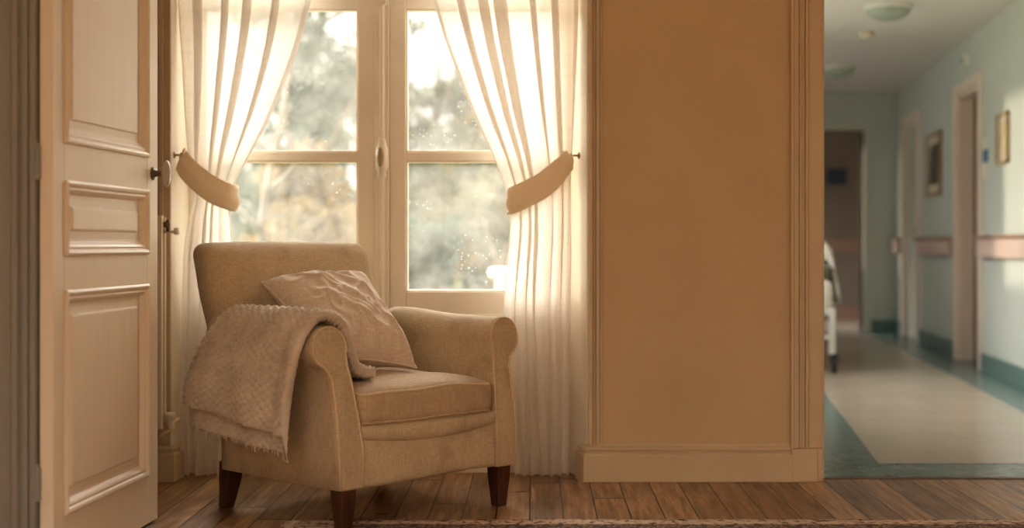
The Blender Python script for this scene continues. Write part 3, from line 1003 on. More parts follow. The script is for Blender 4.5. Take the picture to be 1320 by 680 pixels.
# rear skirt already part of backrest; seat cushion
def cush_w(p):
    u_, v_ = p.x / 0.283, p.y / 0.265
    a, b = p.x, p.y - 0.058
    cr_ = max(0, 1 - u_ * u_) * max(0, 1 - v_ * v_ * 0.8)
    z = 0.372 + p.z
    if p.z > 0:
        z += 0.030 * cr_ ** 0.7 - 0.010 * sstep((-v_ - 0.55) / 0.5)
    if p.y < 0:
        b -= 0.016 * max(0, 1 - u_ * u_) * sstep(-v_)
    z -= 0.010 * u_ * u_ * sstep(-v_) * 0
    sag = 0.008 * noise.noise(Vector((a * 6, b * 6, 2)))
    q = Vector((a, b, z + (sag if p.z > 0 else 0.4 * sag)))
    return q
cu = MB().rbox((0.566, 0.53, 0.108), 0.030, cush_w, 5, (20, 18, 4)).build('seat_cushion', M['seat'], CH)
def ringp(zl, rr=0.03, hx=0.283, hy=0.265, ex=0.0):
    pts = []
    ins = rr * (1 - math.cos(PI / 4))
    X_, Y_ = hx - ins, hy - ins
    c = 0.022
    for (cx_, cy_, a0) in ((X_ - c, Y_ - c, 0), (-X_ + c, Y_ - c, 90), (-X_ + c, -Y_ + c, 180), (X_ - c, -Y_ + c, 270)):
        for k in range(6):
            a = math.radians(a0 + 90 * k / 5)
            pts.append(Vector((cx_ + c * math.cos(a), cy_ + c * math.sin(a), zl)))
    # densify
    out = []
    for i in range(len(pts)):
        p, q = pts[i], pts[(i + 1) % len(pts)]
        n_ = max(1, int((q - p).length / 0.03))
        out += [p.lerp(q, k / n_) for k in range(n_)]
    return [cush_w(p) for p in out]
zin = 0.054 - 0.03 * (1 - math.cos(PI / 4))
MB().tube(ringp(zin), 0.0050, 8, closed=True).build('piping', M['pipe'], cu)
MB().tube(ringp(-zin), 0.0045, 8, closed=True).build('piping', M['seat'], cu)

# legs
def leg(a, b, z0, back=0.0):
    m = MB()
    prof = [(ZB + 0.02, 0.030, 0), (0.10, 0.0285, 0.25), (0.05, 0.0235, 0.6), (z0 + 0.004, 0.020, 1), (z0, 0.018, 1)]
    rows = []
    for z, h_, t in prof:
        o_ = back * t * 0.03
        c = 0.004
        sq = [(h_, h_ - c), (h_ - c, h_), (-h_ + c, h_), (-h_, h_ - c), (-h_, -h_ + c), (-h_ + c, -h_), (h_ - c, -h_), (h_, -h_ + c)]
        rows.append([(a + x_, b + y_ + o_, z) for x_, y_ in sq])
    m.grid(rows, close_u=True)
    m.f.append(tuple(range(8))[::-1]); m.mi.append(0)
    m.f.append(tuple(32 + i for i in range(8))); m.mi.append(0)
    m.build('leg', M['leg'], CH, smooth=False, bevel=0.0015)
leg(-0.330, -0.298, 0.0095); leg(0.325, -0.298, 0.0); leg(-0.325, 0.298, 0.0, 1); leg(0.325, 0.298, 0.0, 1)
tag(CH, 'beige linen armchair with rolled arms and dark wooden legs by the window', 'armchair')

def chair_obj(o):
    o.location = CH.location; o.rotation_euler = CH.rotation_euler
    return o

# ------------------------------------------------------------------ pillow
TL, TR, BR, BL = Vector((-0.225, 0.275, 0.745)), Vector((0.215, 0.292, 0.752)), Vector((0.118, -0.118, 0.462)), Vector((-0.215, -0.075, 0.51))
rows_f, rows_b = [], []
N = 60
nz0 = ((TR - TL).cross(BL - TL)).normalized()
if nz0.y > 0: nz0 = -nz0
for i in range(N + 1):
    rf, rb = [], []
    v_ = i / N
    for k in range(N + 1):
        u_ = k / N
        du, dv = 2 * u_ - 1, 2 * v_ - 1
        # edges bow in a little between the corners
        uu = 0.5 + 0.5 * du * (1 - 0.07 * (1 - dv * dv)); vv = 0.5 + 0.5 * dv * (1 - 0.07 * (1 - du * du))
        p = TL.lerp(TR, uu).lerp(BL.lerp(BR, uu), vv)
        t = max(0.0, (1 - du ** 4) * (1 - dv ** 4)) ** 0.55
        th = 0.090 * t
        w1 = noise.noise(Vector((u_ * 3.1 + v_ * 2.2, v_ * 1.3 - u_ * 1.1, 4.2)))
        ridge = (1 - abs(noise.noise(Vector((u_ * 5.5 - v_ * 4.0, (u_ + v_) * 1.6, 1.7)))) * 2.4)
        ridge2 = (1 - abs(noise.noise(Vector((u_ * 9 + v_ * 3, v_ * 4.5 - u_ * 2, 7.7)))) * 2.4)
        fold = 0.011 * max(0, ridge) ** 2 + 0.007 * max(0, ridge2) ** 2
        rf.append(p + nz0 * (th + (1.5 * fold + 0.016 * w1) * t))
        rb.append(p - nz0 * (th * 0.62 + 0.006 * w1 * t))
    rows_f.append(rf); rows_b.append(rb)
m = MB().grid(rows_f); m.grid([r[::-1] for r in rows_b])
pil = chair_obj(m.build('throw_pillow', M['pillow'], sub=1))
# seam
ed = [rows_f[0][k] for k in range(N)] + [rows_f[k][N] for k in range(N)] + [rows_f[N][N - k] for k in range(N)] + [rows_f[N - k][0] for k in range(N)]
MB().tube([p - Vector((0, 0, 0)) for p in ed[::2]], 0.0042, 8, closed=True).build('piping', M['pillow'], pil)
tag(pil, 'crumpled taupe linen pillow leaning against the back of the armchair', 'pillow')

# ------------------------------------------------------------------ knitted throw over the arm
# path over the arm in (a, z), each with front and back extent in b
ctl = [  # a,      z,     bf,     bb
    (-0.462, 0.300, -0.236, 0.320),
    (-0.462, 0.380, -0.240, 0.300),
    (-0.456, 0.460, -0.247, 0.270),
    (-0.447, 0.540, -0.257, 0.235),
    (-0.430, 0.598, -0.266, 0.205),
    (-0.395, 0.638, -0.272, 0.185),
    (-0.350, 0.641, -0.270, 0.165),
    (-0.312, 0.615, -0.266, 0.10),
    (-0.289, 0.570, -0.262, 0.02),
    (-0.268, 0.520, -0.254, -0.05),
    (-0.240, 0.480, -0.246, -0.08),
    (-0.200, 0.462, -0.238, -0.10),
    (-0.150, 0.456, -0.228, -0.12),
]
def path(s):
    x = s * (len(ctl) - 1)
    return [interp([(i, c[q]) for i, c in enumerate(ctl)], x) for q in range(4)]
NS, NV = 150, 300
length = 0.95
rows = []
for i in range(NS + 1):
    s = i / NS
    a, z, bf, bb = path(s)
    e_ = 0.004
    a2, z2, _, _ = path(min(1, s + e_)); a1, z1, _, _ = path(max(0, s - e_))
    tg = Vector((a2 - a1, z2 - z1)).normalized()
    no = Vector((-tg.y, tg.x))                      # outward, away from the arm
    hang = sstep((0.45 - s) / 0.45)                 # 1 at the hem
    rr = []
    for k in range(NV + 1):
        v_ = k / NV
        # 0 .. .5 upper layer back->front, .5 .. 1 lower layer front->back
        top = v_ < 0.5
        q = v_ * 2 if top else (1 - v_) * 2         # 0 at back, 1 at front
        bb2 = bb if top else bb - 0.012
        b = lerp(bb2, bf, q)
        rnd_ = max(0.0, (q - 0.955) / 0.045)
        lay = 0.013 * math.sqrt(max(0, 1 - rnd_ * rnd_)) * (1 if top else -1)
        off = 0.015 + lay - (0.017 * math.exp(-((q - 0.86) / 0.022) ** 2) if top else 0)
        # soft hanging folds
        wv_ = 0.010 * hang * math.sin(b * 26 + 1.0 + z * 3) + 0.007 * noise.noise(Vector((b * 7, s * 4, 2))) * (0.4 + hang)
        off += wv_ + 0.012 * hang
        aa = a + no.x * off; zz_ = z + no.y * off
        if not top:
            zz_ -= 0.075 * hang ** 3 * (1 - 0.25 * q)
        zz_ += hang ** 3 * (0.012 * noise.noise(Vector((b * 5, 3, 1 if top else 8))) - (0.062 * (q - 1.0)) )
        # knit stitches
        st = 0.0062 * math.sin(2 * PI * s * length / 0.026 + 3.2 * noise.noise(Vector((b * 14, s * 9, 0)))) * math.sin(2 * PI * b / 0.036 + 3.0 * noise.noise(Vector((b * 11, s * 12, 5)))) + 0.0035 * noise.noise(Vector((b * 120, s * 100, 1)))
        st *= (1 - rnd_)
        rr.append((aa + no.x * st * (1 if top else -1), b, zz_ + no.y * st * (1 if top else -1)))
    rows.append(rr)
bl = chair_obj(MB().grid(rows).build('throw_blanket', M['knit'], solid=0.006, merge=False, recalc=False))
m = MB()
rng = random.Random(8)
for k in range(46):
    v_ = 0.5 + 0.5 * (k + 0.5) / 46
    p = Vector(rows[0][int(v_ * NV)])
    l_ = rng.uniform(0.006, 0.016) + (0.012 if k < 4 else 0)
    m.tube([p + Vector((0, 0, 0.006)), p + Vector((rng.uniform(-.003, .003), rng.uniform(-.004, .004), -l_ * .6)), p + Vector((rng.uniform(-.005, .005), rng.uniform(-.008, .008), -l_))], 0.0018, 5)
m.build('fringe', M['knit'], bl)
tag(bl, 'thick oatmeal knitted throw draped over the arm of the armchair', 'blanket')

# ------------------------------------------------------------------ corridor
Yf = 14.1
y0c = 5.56
cf = MB()
yb0, yb1 = 5.655, 13.8
cf.prism([(wallX(y0c, CL) - 0.2, 5.30), (3.1, 5.30), (wallX(Yf, CR) + 0.3, Yf + 0.1), (wallX(Yf, CL) - 0.2, Yf + 0.1)], -0.08, -0.0005, 0)
bl0 = lambda y: 1.364 + 0.124 * (y - 5.655)
br0 = lambda y: wallX(y, CR) - 0.285
cf.add([(bl0(yb0), yb0, 0.0005), (br0(yb0), yb0, 0.0005), (br0(yb1), yb1, 0.0005), (bl0(yb1), yb1, 0.0005)], [(0, 1, 2, 3)], 1)
struct(cf.build('floor_corridor', [M['lino_teal'], M['lino']], smooth=False, merge=False))
struct(MB().box((XE, 5.272, -0.002), (2.40, 5.312, 0.004)).build('trim_5', M['dark_metal'], smooth=False, bevel=0.001))
CZ = 2.375
struct(MB().prism([(wallX(y0c, CL) - 0.2, y0c), (3.1, y0c), (wallX(Yf, CR) + 0.3, Yf + 0.2), (wallX(Yf, CL) - 0.2, Yf + 0.2)], CZ, CZ + 0.1).build('ceiling_corridor', paint('corridor_ceiling', srgb(224, 218, 212), 0.8, 0.02), smooth=False))
def wallseg(mb, base, ya, yb, za, zb, th):
    xa_, xb_ = wallX(ya, base), wallX(yb, base)
    mb.prism([(xa_, ya), (xb_, yb), (xb_ + th, yb), (xa_ + th, ya)], za, zb)
dA, dB = (9.93, 10.80), (12.70, 13.55)
w = MB()
wallseg(w, CR, 5.50, dA[0], 0, CZ, 0.16); wallseg(w, CR, dA[0], dA[1], 2.00, CZ, 0.16); wallseg(w, CR, dA[1], dB[0], 0, CZ, 0.16)
wallseg(w, CR, dB[0], dB[1], 2.00, CZ, 0.16); wallseg(w, CR, dB[1], Yf + 0.1, 0, CZ, 0.16)
struct(w.build('wall_corridor_right', M['mint'], smooth=False))
w = MB()
lw = [(5.50, 7.0), (10.02, 11.0), (13.2, Yf + 0.1)]
for a, b_ in lw: wallseg(w, CL, a, b_, 0, CZ, -0.16)
for a, b_ in ((7.0, 10.02), (11.0, 13.2)):
    wallseg(w, CL, a, b_, 0, 0.85, -0.16); wallseg(w, CL, a, b_, 2.14, CZ, -0.16)
struct(w.build('wall_corridor_left', M['mint'], smooth=False))
for k_, (a, b_) in enumerate(((7.0, 10.02), (11.0, 13.2))):  # nearer one inferred from the sun patch; farther one added to brighten the corridor
    w = MB()
    for q in range(4):
        ya_, yb_ = lerp(a, b_, q / 3) - 0.02, lerp(a, b_, q / 3) + 0.02
        wallseg(w, CL - 0.06, max(a, ya_), min(b_, yb_), 0.85, 2.14, -0.05)
    wallseg(w, CL - 0.06, a, b_, 0.85, 0.90, -0.05); wallseg(w, CL - 0.06, a, b_, 2.09, 2.14, -0.05)
    wo_ = struct(w.build('window_%d' % (k_ + 2), M['white_metal'], smooth=False))
    w = MB(); wallseg(w, CL - 0.08, a + 0.01, b_ - 0.01, 0.88, 2.11, -0.005)
    w.build('pane', M['diffuser'] if k_ else M['dimmer'], wo_, smooth=False)
# far wall with doorway
fx0, fx1 = 2.30, at(1113, 0, Yf).x
w = MB()
w.box((wallX(Yf, CL) - 0.1, Yf, 0), (fx0, Yf + 0.14, CZ)); w.box((fx0, Yf, 2.0), (fx1, Yf + 0.14, CZ)); w.box((fx1, Yf, 0), (wallX(Yf, CR) + 0.16, Yf + 0.14, CZ))
struct(w.build('wall_corridor_back', M['mint'], smooth=False))
# casing of the far doorway
m = MB()
m.box((fx0 - 0.07, Yf - 0.02, 0), (fx0, Yf + 0.15, 2.0)); m.box((fx1, Yf - 0.02, 0), (fx1 + 0.07, Yf + 0.15, 2.0)); m.box((fx0 - 0.07, Yf - 0.02, 2.0), (fx1 + 0.07, Yf + 0.15, 2.07))
struct(m.build('trim_6', M['pale_door'], smooth=False, bevel=0.004))
# room beyond
Y2 = 16.6
w = MB()
w.box((1.6, Y2, 0), (4.9, Y2 + 0.1, CZ)); w.box((4.8, Yf + 0.14, 0), (4.9, Y2, CZ)); w.box((1.6, Yf + 0.14, CZ), (4.9, Y2 + 0.1, CZ + 0.1))
w.box((1.5, Yf + 0.14, 0), (1.6, Yf + 0.7, CZ)); w.box((1.5, Y2 - 0.6, 0), (1.6, Y2 + 0.1, CZ)); w.box((1.5, Yf + 0.7, 0), (1.6, Y2 - 0.6, 0.9)); w.box((1.5, Yf + 0.7, 2.1), (1.6, Y2 - 0.6, CZ))
struct(w.build('wall_far_room', M['far_wall'], smooth=False))
struct(MB().box((1.6, Yf + 0.1, -0.08), (4.9, Y2, 0)).build('floor_far_room', M['lino'], smooth=False))
m = MB(); m.box((1.6, Y2 - 0.03, 0.78), (4.8, Y2, 0.93)); m.box((1.6, Y2 - 0.02, 0), (4.8, Y2, 0.14))
struct(m.build('trim_7', M['rail_top'], smooth=False, bevel=0.004))
m = MB()
for a, b_ in ((5.56, dA[0] - 0.09), (dA[1] + 0.09, dB[0] - 0.09), (dB[1] + 0.09, Yf)):
    wallseg(m, CR, a, b_, 0, 0.125, -0.014)
m.box((fx1 + 0.07, Yf - 0.014, 0), (wallX(Yf, CR) - 0.014, Yf, 0.125))
struct(m.build('baseboard_right', M['teal_base'], smooth=False, bevel=0.003))

def cor_door(name, d, mat, recess, handle):
    m = MB()
    a, b_ = d
    cw = 0.085
    wallseg(m, CR, a - cw, a + 0.001, 0, 2.0, -0.022); wallseg(m, CR, b_ - 0.001, b_ + cw, 0, 2.0, -0.022); wallseg(m, CR, a - cw, b_ + cw, 2.0, 2.075, -0.022)
    wallseg(m, CR, a, a + 0.03, 0, 2.0, 0.155); wallseg(m, CR, b_ - 0.03, b_, 0, 2.0, 0.155); wallseg(m, CR, a, b_, 1.97, 2.0, 0.155)
    root = struct(m.build(name, M['casing'], smooth=False, bevel=0.003))
    m = MB()
    xo = CR + recess
    wallseg(m, xo, a + 0.032, b_ - 0.032, 0.006, 1.968, 0.04)
    lf = m.build('leaf', mat, root, smooth=False, bevel=0.003)
    yh = a + 0.10
    p = Vector((wallX(yh, xo), yh, 1.0))
    MB().tube([p, p + Vector((-0.045, 0, 0)), p + Vector((-0.05, 0.012, 0)), p + Vector((-0.036, 0.11, 0))], 0.009, 8).build('door_handle', M['brass'], root)
    return root
cor_door('door_2', dA, M['brown_door'], 0.115, 1)
cor_door('door_3', dB, M['pale_door'], 0.03, 1)

def handrail(ya, yb, label):
    root = empty('handrail', (wallX((ya + yb) / 2, CR), (ya + yb) / 2, 0))
    ox, oy = root.location.x, root.location.y
    def seg(z0, z1, d0, d1, mat, name, bev):
        m = MB()
        m.prism([(wallX(ya, CR) - d1 - ox, ya - oy), (wallX(yb, CR) - d1 - ox, yb - oy), (wallX(yb, CR) - d0 - ox, yb - oy), (wallX(ya, CR) - d0 - ox, ya - oy)], z0, z1)
        m.build(name, mat, root, smooth=False, bevel=bev)
    seg(0.785, 0.905, 0.028, 0.055, M['rail_board'], 'board', 0.006)
    seg(0.905, 0.932, 0.020, 0.070, M['rail_top'], 'grip', 0.010)
    n_ = max(2, int((yb - ya) / 0.8) + 1)
    for i in range(n_):
        y = lerp(ya + 0.08, yb - 0.08, i / (n_ - 1))
        x_ = wallX(y, CR) - ox
        MB().box((x_ - 0.03, y - 0.02 - oy, 0.82), (x_ + 0.001, y + 0.02 - oy, 0.87)).build('bracket', M['white_metal'], root, smooth=False)
    tag(root, label, 'handrail', 'handrails along the corridor wall')
handrail(6.4, dA[0] - 0.12, 'pink and brown corridor handrail nearest the room, ending at the brown door')
handrail(dA[1] + 0.12, dB[0] - 0.14, 'pink and brown corridor handrail under the dark framed picture')
handrail(dB[1] + 0.12, Yf - 0.05, 'short stub of handrail in the far corner of the corridor')

def picture(px0, px1, py0, py1, frame, prt, label, margin=0.05):
    ya = 1.977 / ((px1 - VX) / FPX - 0.114); yb = 1.977 / ((px0 - VX) / FPX - 0.114)
    ym = (ya + yb) / 2
    z1, z0 = EYE + (VY - py0) / FPX * ym, EYE + (VY - py1) / FPX * ym
    root = empty('framed_picture', (wallX(ym, CR), ym, (z0 + z1) / 2), 0)
    ox, oy, oz = root.location
    def pl(ya_, yb_, za, zb, d0, d1, mb):
        mb.prism([(wallX(ya_, CR) - d1 - ox, ya_ - oy), (wallX(yb_, CR) - d1 - ox, yb_ - oy), (wallX(yb_, CR) - d0 - ox, yb_ - oy), (wallX(ya_, CR) - d0 - ox, ya_ - oy)], za - oz, zb - oz)
    m = MB(); fw = 0.022
    pl(ya, ya + fw, z0, z1, 0, 0.026, m); pl(yb - fw, yb, z0, z1, 0, 0.026, m); pl(ya, yb, z0, z0 + fw, 0, 0.026, m); pl(ya, yb, z1 - fw, z1, 0, 0.026, m)
    m.build('frame', frame, root, smooth=False, bevel=0.003)
    m = MB(); pl(ya + fw, yb - fw, z0 + fw, z1 - fw, 0.002, 0.010, m); m.build('mount', M['mat'], root, smooth=False)
    m = MB(); pl(ya + fw + margin, yb - fw - margin, z0 + fw + margin, z1 - fw - margin, 0.010, 0.012, m); m.build('print', prt, root, smooth=False)
    tag(root, label, 'picture')
picture(1197, 1214.5, 172, 252, M['gold'], M['print_dark'], 'tall dark picture in a wooden frame between the two corridor doors', 0.07)
picture(1288, 1302, 145, 211, M['pale_wood'], M['print_warm'], 'small pale picture in a thin frame in the sunlit patch of wall', 0.045)

# blue and white door sign
ys = 9.74
root = empty('door_sign', (wallX(ys, CR), ys, 1.47))
for (z0, z1, mat, nm) in ((1.525, 1.60, 'white_metal', 'top_plate'), (1.435, 1.52, 'blue', 'blue_plate'), (1.335, 1.43, 'white_metal', 'lower_plate')):
    MB().prism([(wallX(ys - 0.075, CR) - root.location.x - 0.008, -0.075), (wallX(ys + 0.075, CR) - root.location.x - 0.008, 0.075), (wallX(ys + 0.075, CR) - root.location.x, 0.075), (wallX(ys - 0.075, CR) - root.location.x, -0.075)], z0 - 1.47, z1 - 1.47).build(nm, M[mat], root, smooth=False, bevel=0.002)
tag(root, 'blue and white plate on the corridor wall beside the brown door', 'sign')
# little alarm box
ya_ = 10.35
root = empty('alarm_box', (wallX(ya_, CR), ya_, 2.21))
MB().box((-0.045, -0.05, -0.045), (0.0, 0.05, 0.045)).build('case', M['white_metal'], root, smooth=False, bevel=0.008)
MB().ellipsoid((-0.047, 0, 0), (0.012, 0.025, 0.025)).build('lens', M['opal'], root)
tag(root, 'small white box high on the corridor wall above the brown door', 'alarm')
# picture in the far room
pc_ = at(1078, 228, Y2 - 0.02)
root = empty('wall_sign', (pc_.x, Y2, pc_.z))
MB().box((-0.115, -0.025, -0.095), (0.115, -0.0, 0.095)).build('frame', M['navy'], root, smooth=False, bevel=0.004)
MB().box((-0.095, -0.028, -0.075), (0.095, -0.024, 0.075)).build('print', M['blue'] if False else M['navy'], root, smooth=False)
tag(root, 'dark blue picture on the wall beyond the far doorway', 'picture')

# ceiling lamps
def lamp(px, py, y, d, label):
    x_ = (px - VX) / FPX * y
    root = empty('ceiling_lamp', (x_, y, CZ))
    r = d / 2
    MB().lathe([(r * 0.98, 0), (r * 1.0, -0.004), (r * 1.0, -0.026), (r * 0.92, -0.030)], Matrix.Identity(4), 40).build('base', M['white_metal'], root)
    prof = [(r * 0.94 * math.cos(a), -0.026 - 0.072 * math.sin(a)) for a in [PI / 2 * i / 10 for i in range(10)]] + [(0.004, -0.098)]
    MB().lathe(prof, Matrix.Identity(4), 40).build('dome', M['opal'], root)
    tag(root, label, 'ceiling lamp', 'domed corridor ceiling lamps')
lamp(1145, 15, 8.95, 0.30, 'unlit domed ceiling lamp at the near end of the corridor')
lamp(1081, 92, 12.0, 0.29, 'unlit domed ceiling lamp deeper in the corridor, partly cut off')
root = empty('smoke_detector', (at(1117, 45, 10.1).x, 10.1, CZ))
MB().lathe([(0.050, 0), (0.052, -0.012), (0.044, -0.018), (0.040, -0.036), (0.030, -0.040)], Matrix.Identity(4), 28).build('body', M['grey_plastic'], root)
MB().lathe([(0.020, -0.040), (0.018, -0.045), (0.004, -0.046)], Matrix.Identity(4), 20).build('grille', M['white_metal'], root)
tag(root, 'small cream smoke detector on the corridor ceiling between the lamps', 'smoke detector')

# hospital bed, parked along the hidden wall; only its corner shows
byA, byB = 9.62, 11.6
bang = math.atan(0.114)
bed = empty('hospital_bed', (at(1073, 0, byA).x, byA, 0), -bang)       # origin: near right corner post
bw = 0.78
m = MB()
for (x_, y_) in ((0, 0), (-bw, 0), (0, 1.95), (-bw, 1.95)):
    pass
m.tube([(0, 0.02, 0.40), (0, 1.95, 0.40)], 0.018, 10); m.tube([(-bw, 0.02, 0.40), (-bw, 1.95, 0.40)], 0.018, 10)
m.tube([(0, 0.02, 0.24), (-bw, 0.02, 0.24)], 0.014, 10); m.tube([(0, 0.02, 0.415), (-bw, 0.02, 0.415)], 0.018, 10)
m.tube([(0, 1.95, 0.415), (-bw, 1.95, 0.415)], 0.018, 10)
m.box((-bw + 0.01, 0.03, 0.385), (-0.01, 1.94, 0.425))
m.build('frame', M['white_metal'], bed, smooth=False, bevel=0.003)
for (x_, y_) in ((0, 0.02), (-bw, 0.02), (0, 1.95), (-bw, 1.95)):
    lg = MB().box((x_ - 0.021, y_ - 0.021, 0.12), (x_ + 0.021, y_ + 0.021, 0.44)).build('leg', M['white_metal'], bed, smooth=False, bevel=0.008)
    m = MB(); m.lathe([(0.02, -0.016), (0.052, -0.014), (0.055, -0.006), (0.055, 0.006), (0.052, 0.014), (0.02, 0.016)], Matrix.Translation((x_ + 0.012, y_ - 0.018, 0.055)) @ Matrix.Rotation(PI / 2, 4, 'Y'), 24)
    m.box((x_ - 0.010, y_ - 0.02, 0.06), (x_ - 0.004, y_ + 0.02, 0.13)); m.box((x_ + 0.030, y_ - 0.03, 0.06), (x_ + 0.036, y_ + 0.02, 0.13)); m.box((x_ - 0.012, y_ - 0.025, 0.11), (x_ + 0.036, y_ + 0.025, 0.13))
    m.build('caster', M['rubber'], lg, smooth=False)
def mat_w(p):
    q = p + Vector((-bw / 2, 0.99, 0.527))
    return q + Vector((0, 0, nrm(q, 0.01, 4)))
MB().rbox((bw + 0.02, 1.92, 0.20), 0.05, mat_w, 4, (8, 14, 2)).build('mattress', M['sheet'], bed)
def duv(p):
    q = p + Vector((-bw / 2 + 0.10, 0.40, 0.80))
    u_ = p.x / 0.4
    q.z += 0.03 * (1 - u_ * u_) + 0.05 * noise.noise(Vector((q.x * 5, q.y * 6, 1)))
    over_ = max(0.0, q.x - 0.0)
    q.z -= 2.3 * over_ + (0.06 if q.x > 0.02 else 0)
    q.x -= 0.35 * over_
    q.y += 0.03 * noise.noise(Vector((q.x * 6, q.z * 6, 3)))
    return q
tag(bed, 'white wheeled hospital bed parked in the corridor, mostly hidden by the wall', 'bed')
dv_ = MB().rbox((0.80, 0.5, 0.13), 0.05, duv, 4, (16, 10, 3)).build('folded_duvet', M['sheet'])
dv_.location = bed.location; dv_.rotation_euler = bed.rotation_euler
tag(dv_, 'crumpled white bedding heaped on the end of the hospital bed', 'bedding')
def blw(p):
    q = p + Vector((-bw / 2 + 0.02, 0.42, 0.686))
    q.z += 0.012 * noise.noise(Vector((q.x * 7, q.y * 7, 2)))
    return q
ob = MB().rbox((0.76, 0.74, 0.085), 0.03, blw, 4, (10, 10, 3)).build('bed_blanket', M['olive'])
ob.location = bed.location; ob.rotation_euler = bed.rotation_euler
tag(ob, 'dark olive folded blanket lying on the end of the hospital bed', 'blanket')

# ------------------------------------------------------------------ garden
struct(MB().box((-40, 5.56, -0.6), (wallX(5.6, CL) - 0.2, 60, -0.15)).build('ground', M['lawn'], smooth=False))

def foliage(blobs, n, size, seed, gapf=1.1, gapt=-0.12):
    rng = random.Random(seed)
    vs, fs = [], []
    tot = sum(r[0] * r[1] * r[2] for _, r in blobs)
    for c, r in blobs:
        k = int(n * r[0] * r[1] * r[2] / tot)
        for _ in range(k):
            while True:
                d = Vector((rng.uniform(-1, 1), rng.uniform(-1, 1), rng.uniform(-1, 1)))
                if 0.05 < d.length < 1: break
            p = Vector(c) + Vector((d.x * r[0], d.y * r[1], d.z * r[2]))
            if noise.noise(p * gapf + Vector((seed, 0, 0))) < gapt: continue
            a = Vector((rng.gauss(0, 1), rng.gauss(0, 1), rng.gauss(0, 1))).normalized()
            b_ = a.orthogonal().normalized()
            s = size * rng.uniform(0.6, 1.3)
            o = len(vs)
            vs += [p - a * s, p + b_ * s * 0.45, p + a * s, p - b_ * s * 0.45]
            fs.append((o, o + 1, o + 2, o + 3))
    m = MB(); m.add(vs, fs)
    return m

def tree(name, x, y, h, blobs, n, size, leaf, bark, seed, label, tr=0.09, lean=0.0, cat='tree', branches=6):
    root = empty(name, (x, y, -0.15))
    rng = random.Random(seed * 7 + 1)
    m = MB()
    pts = [(lean * t * h + 0.08 * math.sin(t * 5 + seed), 0.06 * math.cos(t * 4), t * h * 0.85) for t in [i / 8 for i in range(9)]]
    m.tube(pts, [tr * (1 - 0.8 * i / 8) for i in range(9)], 8)
    for k in range(branches):
        t = rng.uniform(0.25, 0.8); b0 = Vector(pts[int(t * 8)])
        a = rng.uniform(0, 2 * PI); l_ = h * rng.uniform(0.15, 0.32)
        m.tube([b0, b0 + Vector((math.cos(a) * l_ * .5, math.sin(a) * l_ * .5, l_ * .28)), b0 + Vector((math.cos(a) * l_, math.sin(a) * l_, l_ * .75))], [tr * .42, tr * .28, tr * .1], 6)
    m.build('trunk', bark, root)
    foliage(blobs, n, size, seed, *((2.9, 0.03) if cat == 'tree' and h > 3.5 else (1.1, -0.12))).build('foliage', leaf, root, smooth=False, merge=False, recalc=False)
    tag(root, label, cat)
    return root

def gx(px, y): return (px - VX) / FPX * y
def cone(h, r, z0=0.3, k=9):
    return [((0, 0, lerp(z0, h, (i + .5) / k)), (r * (1 - i / k) + .15, r * (1 - i / k) + .15, (h - z0) / k * .75)) for i in range(k)]
def cloud(seed, h, r, z0, k):
    rng = random.Random(seed)
    return [((rng.uniform(-r, r) * .75, rng.uniform(-r, r) * .6, rng.uniform(z0, h)), (rng.uniform(.35, .6) * r * .8,) * 3) for _ in range(k)]
tree('conifer_tree', gx(385, 15), 15, 5.0, cone(5.2, 0.95), 6800, 0.085, M['conifer'], M['bark'], 2, 'dark conifer in the garden behind the upper pane nearest the door')
tree('leafy_tree', gx(436, 19.5), 19.5, 4.6, cloud(5, 3.7, 1.0, 1.2, 15), 6400, 0.085, M['greyleaf'], M['bark'], 5, 'loose grey-green tree with bright gaps beside the dark conifer')
tree('leafy_tree', gx(562, 18), 18, 4.6, cloud(9, 3.7, 0.95, 0.9, 18), 5600, 0.085, M['greyleaf'], M['bark'], 9, 'loose grey-green tree behind the upper pane next to the bare wall side')
tree('leafy_tree', gx(640, 22), 22, 4.2, cloud(12, 3.3, 1.3, 0.6, 16), 5600, 0.09, M['tanleaf'], M['bark'], 12, 'tan autumn tree half hidden by the curtain next to the bare wall')
tree('leafy_tree', gx(345, 10), 10, 2.6, cloud(15, 1.75, 0.55, 1.0, 9), 1500, 0.06, M['tanleaf'], M['palebark'], 15, 'pale trunked young tree just outside the pane beside the door', 0.055, 0.03)
tree('garden_shrub', gx(415, 11.5), 11.5, 1.3, cloud(18, 1.15, 0.75, 0.2, 12), 2600, 0.06, M['tanleaf'], M['bark'], 18, 'yellowish shrub showing just above the top of the armchair', 0.04, cat='shrub')
tree('garden_shrub', gx(560, 10.5), 10.5, 1.2, cloud(21, 1.0, 0.6, 0.1, 12), 3200, 0.06, M['tealleaf'], M['bark'], 21, 'blue-green shrub behind the lower pane beside the right arm of the armchair', 0.04, cat='shrub')
tree('garden_shrub', gx(630, 13), 13, 1.5, cloud(24, 1.5, 0.7, 0.2, 12), 2800, 0.065, M['greyleaf'], M['bark'], 24, 'grey-green shrub rising behind the white garden pillar', 0.04, cat='shrub')
for i, (px, lab) in enumerate(((250, 'behind the curtain beside the door'), (350, 'behind the pale trunked young tree'), (470, 'behind the middle stile of the window'), (585, 'behind the blue-green shrub'), (700, 'behind the curtain next to the bare wall'))):
    yt = 24.5 + 2.9 * (i % 3)
    tree('hedge_tree', gx(px, yt), yt, 3.0, cloud(40 + i, 2.3, 1.05, 0.1, 14), 3000, 0.12, M['tealleaf'] if i % 2 else M['greyleaf'], M['bark'], 40 + i, 'distant hazy garden tree ' + lab)
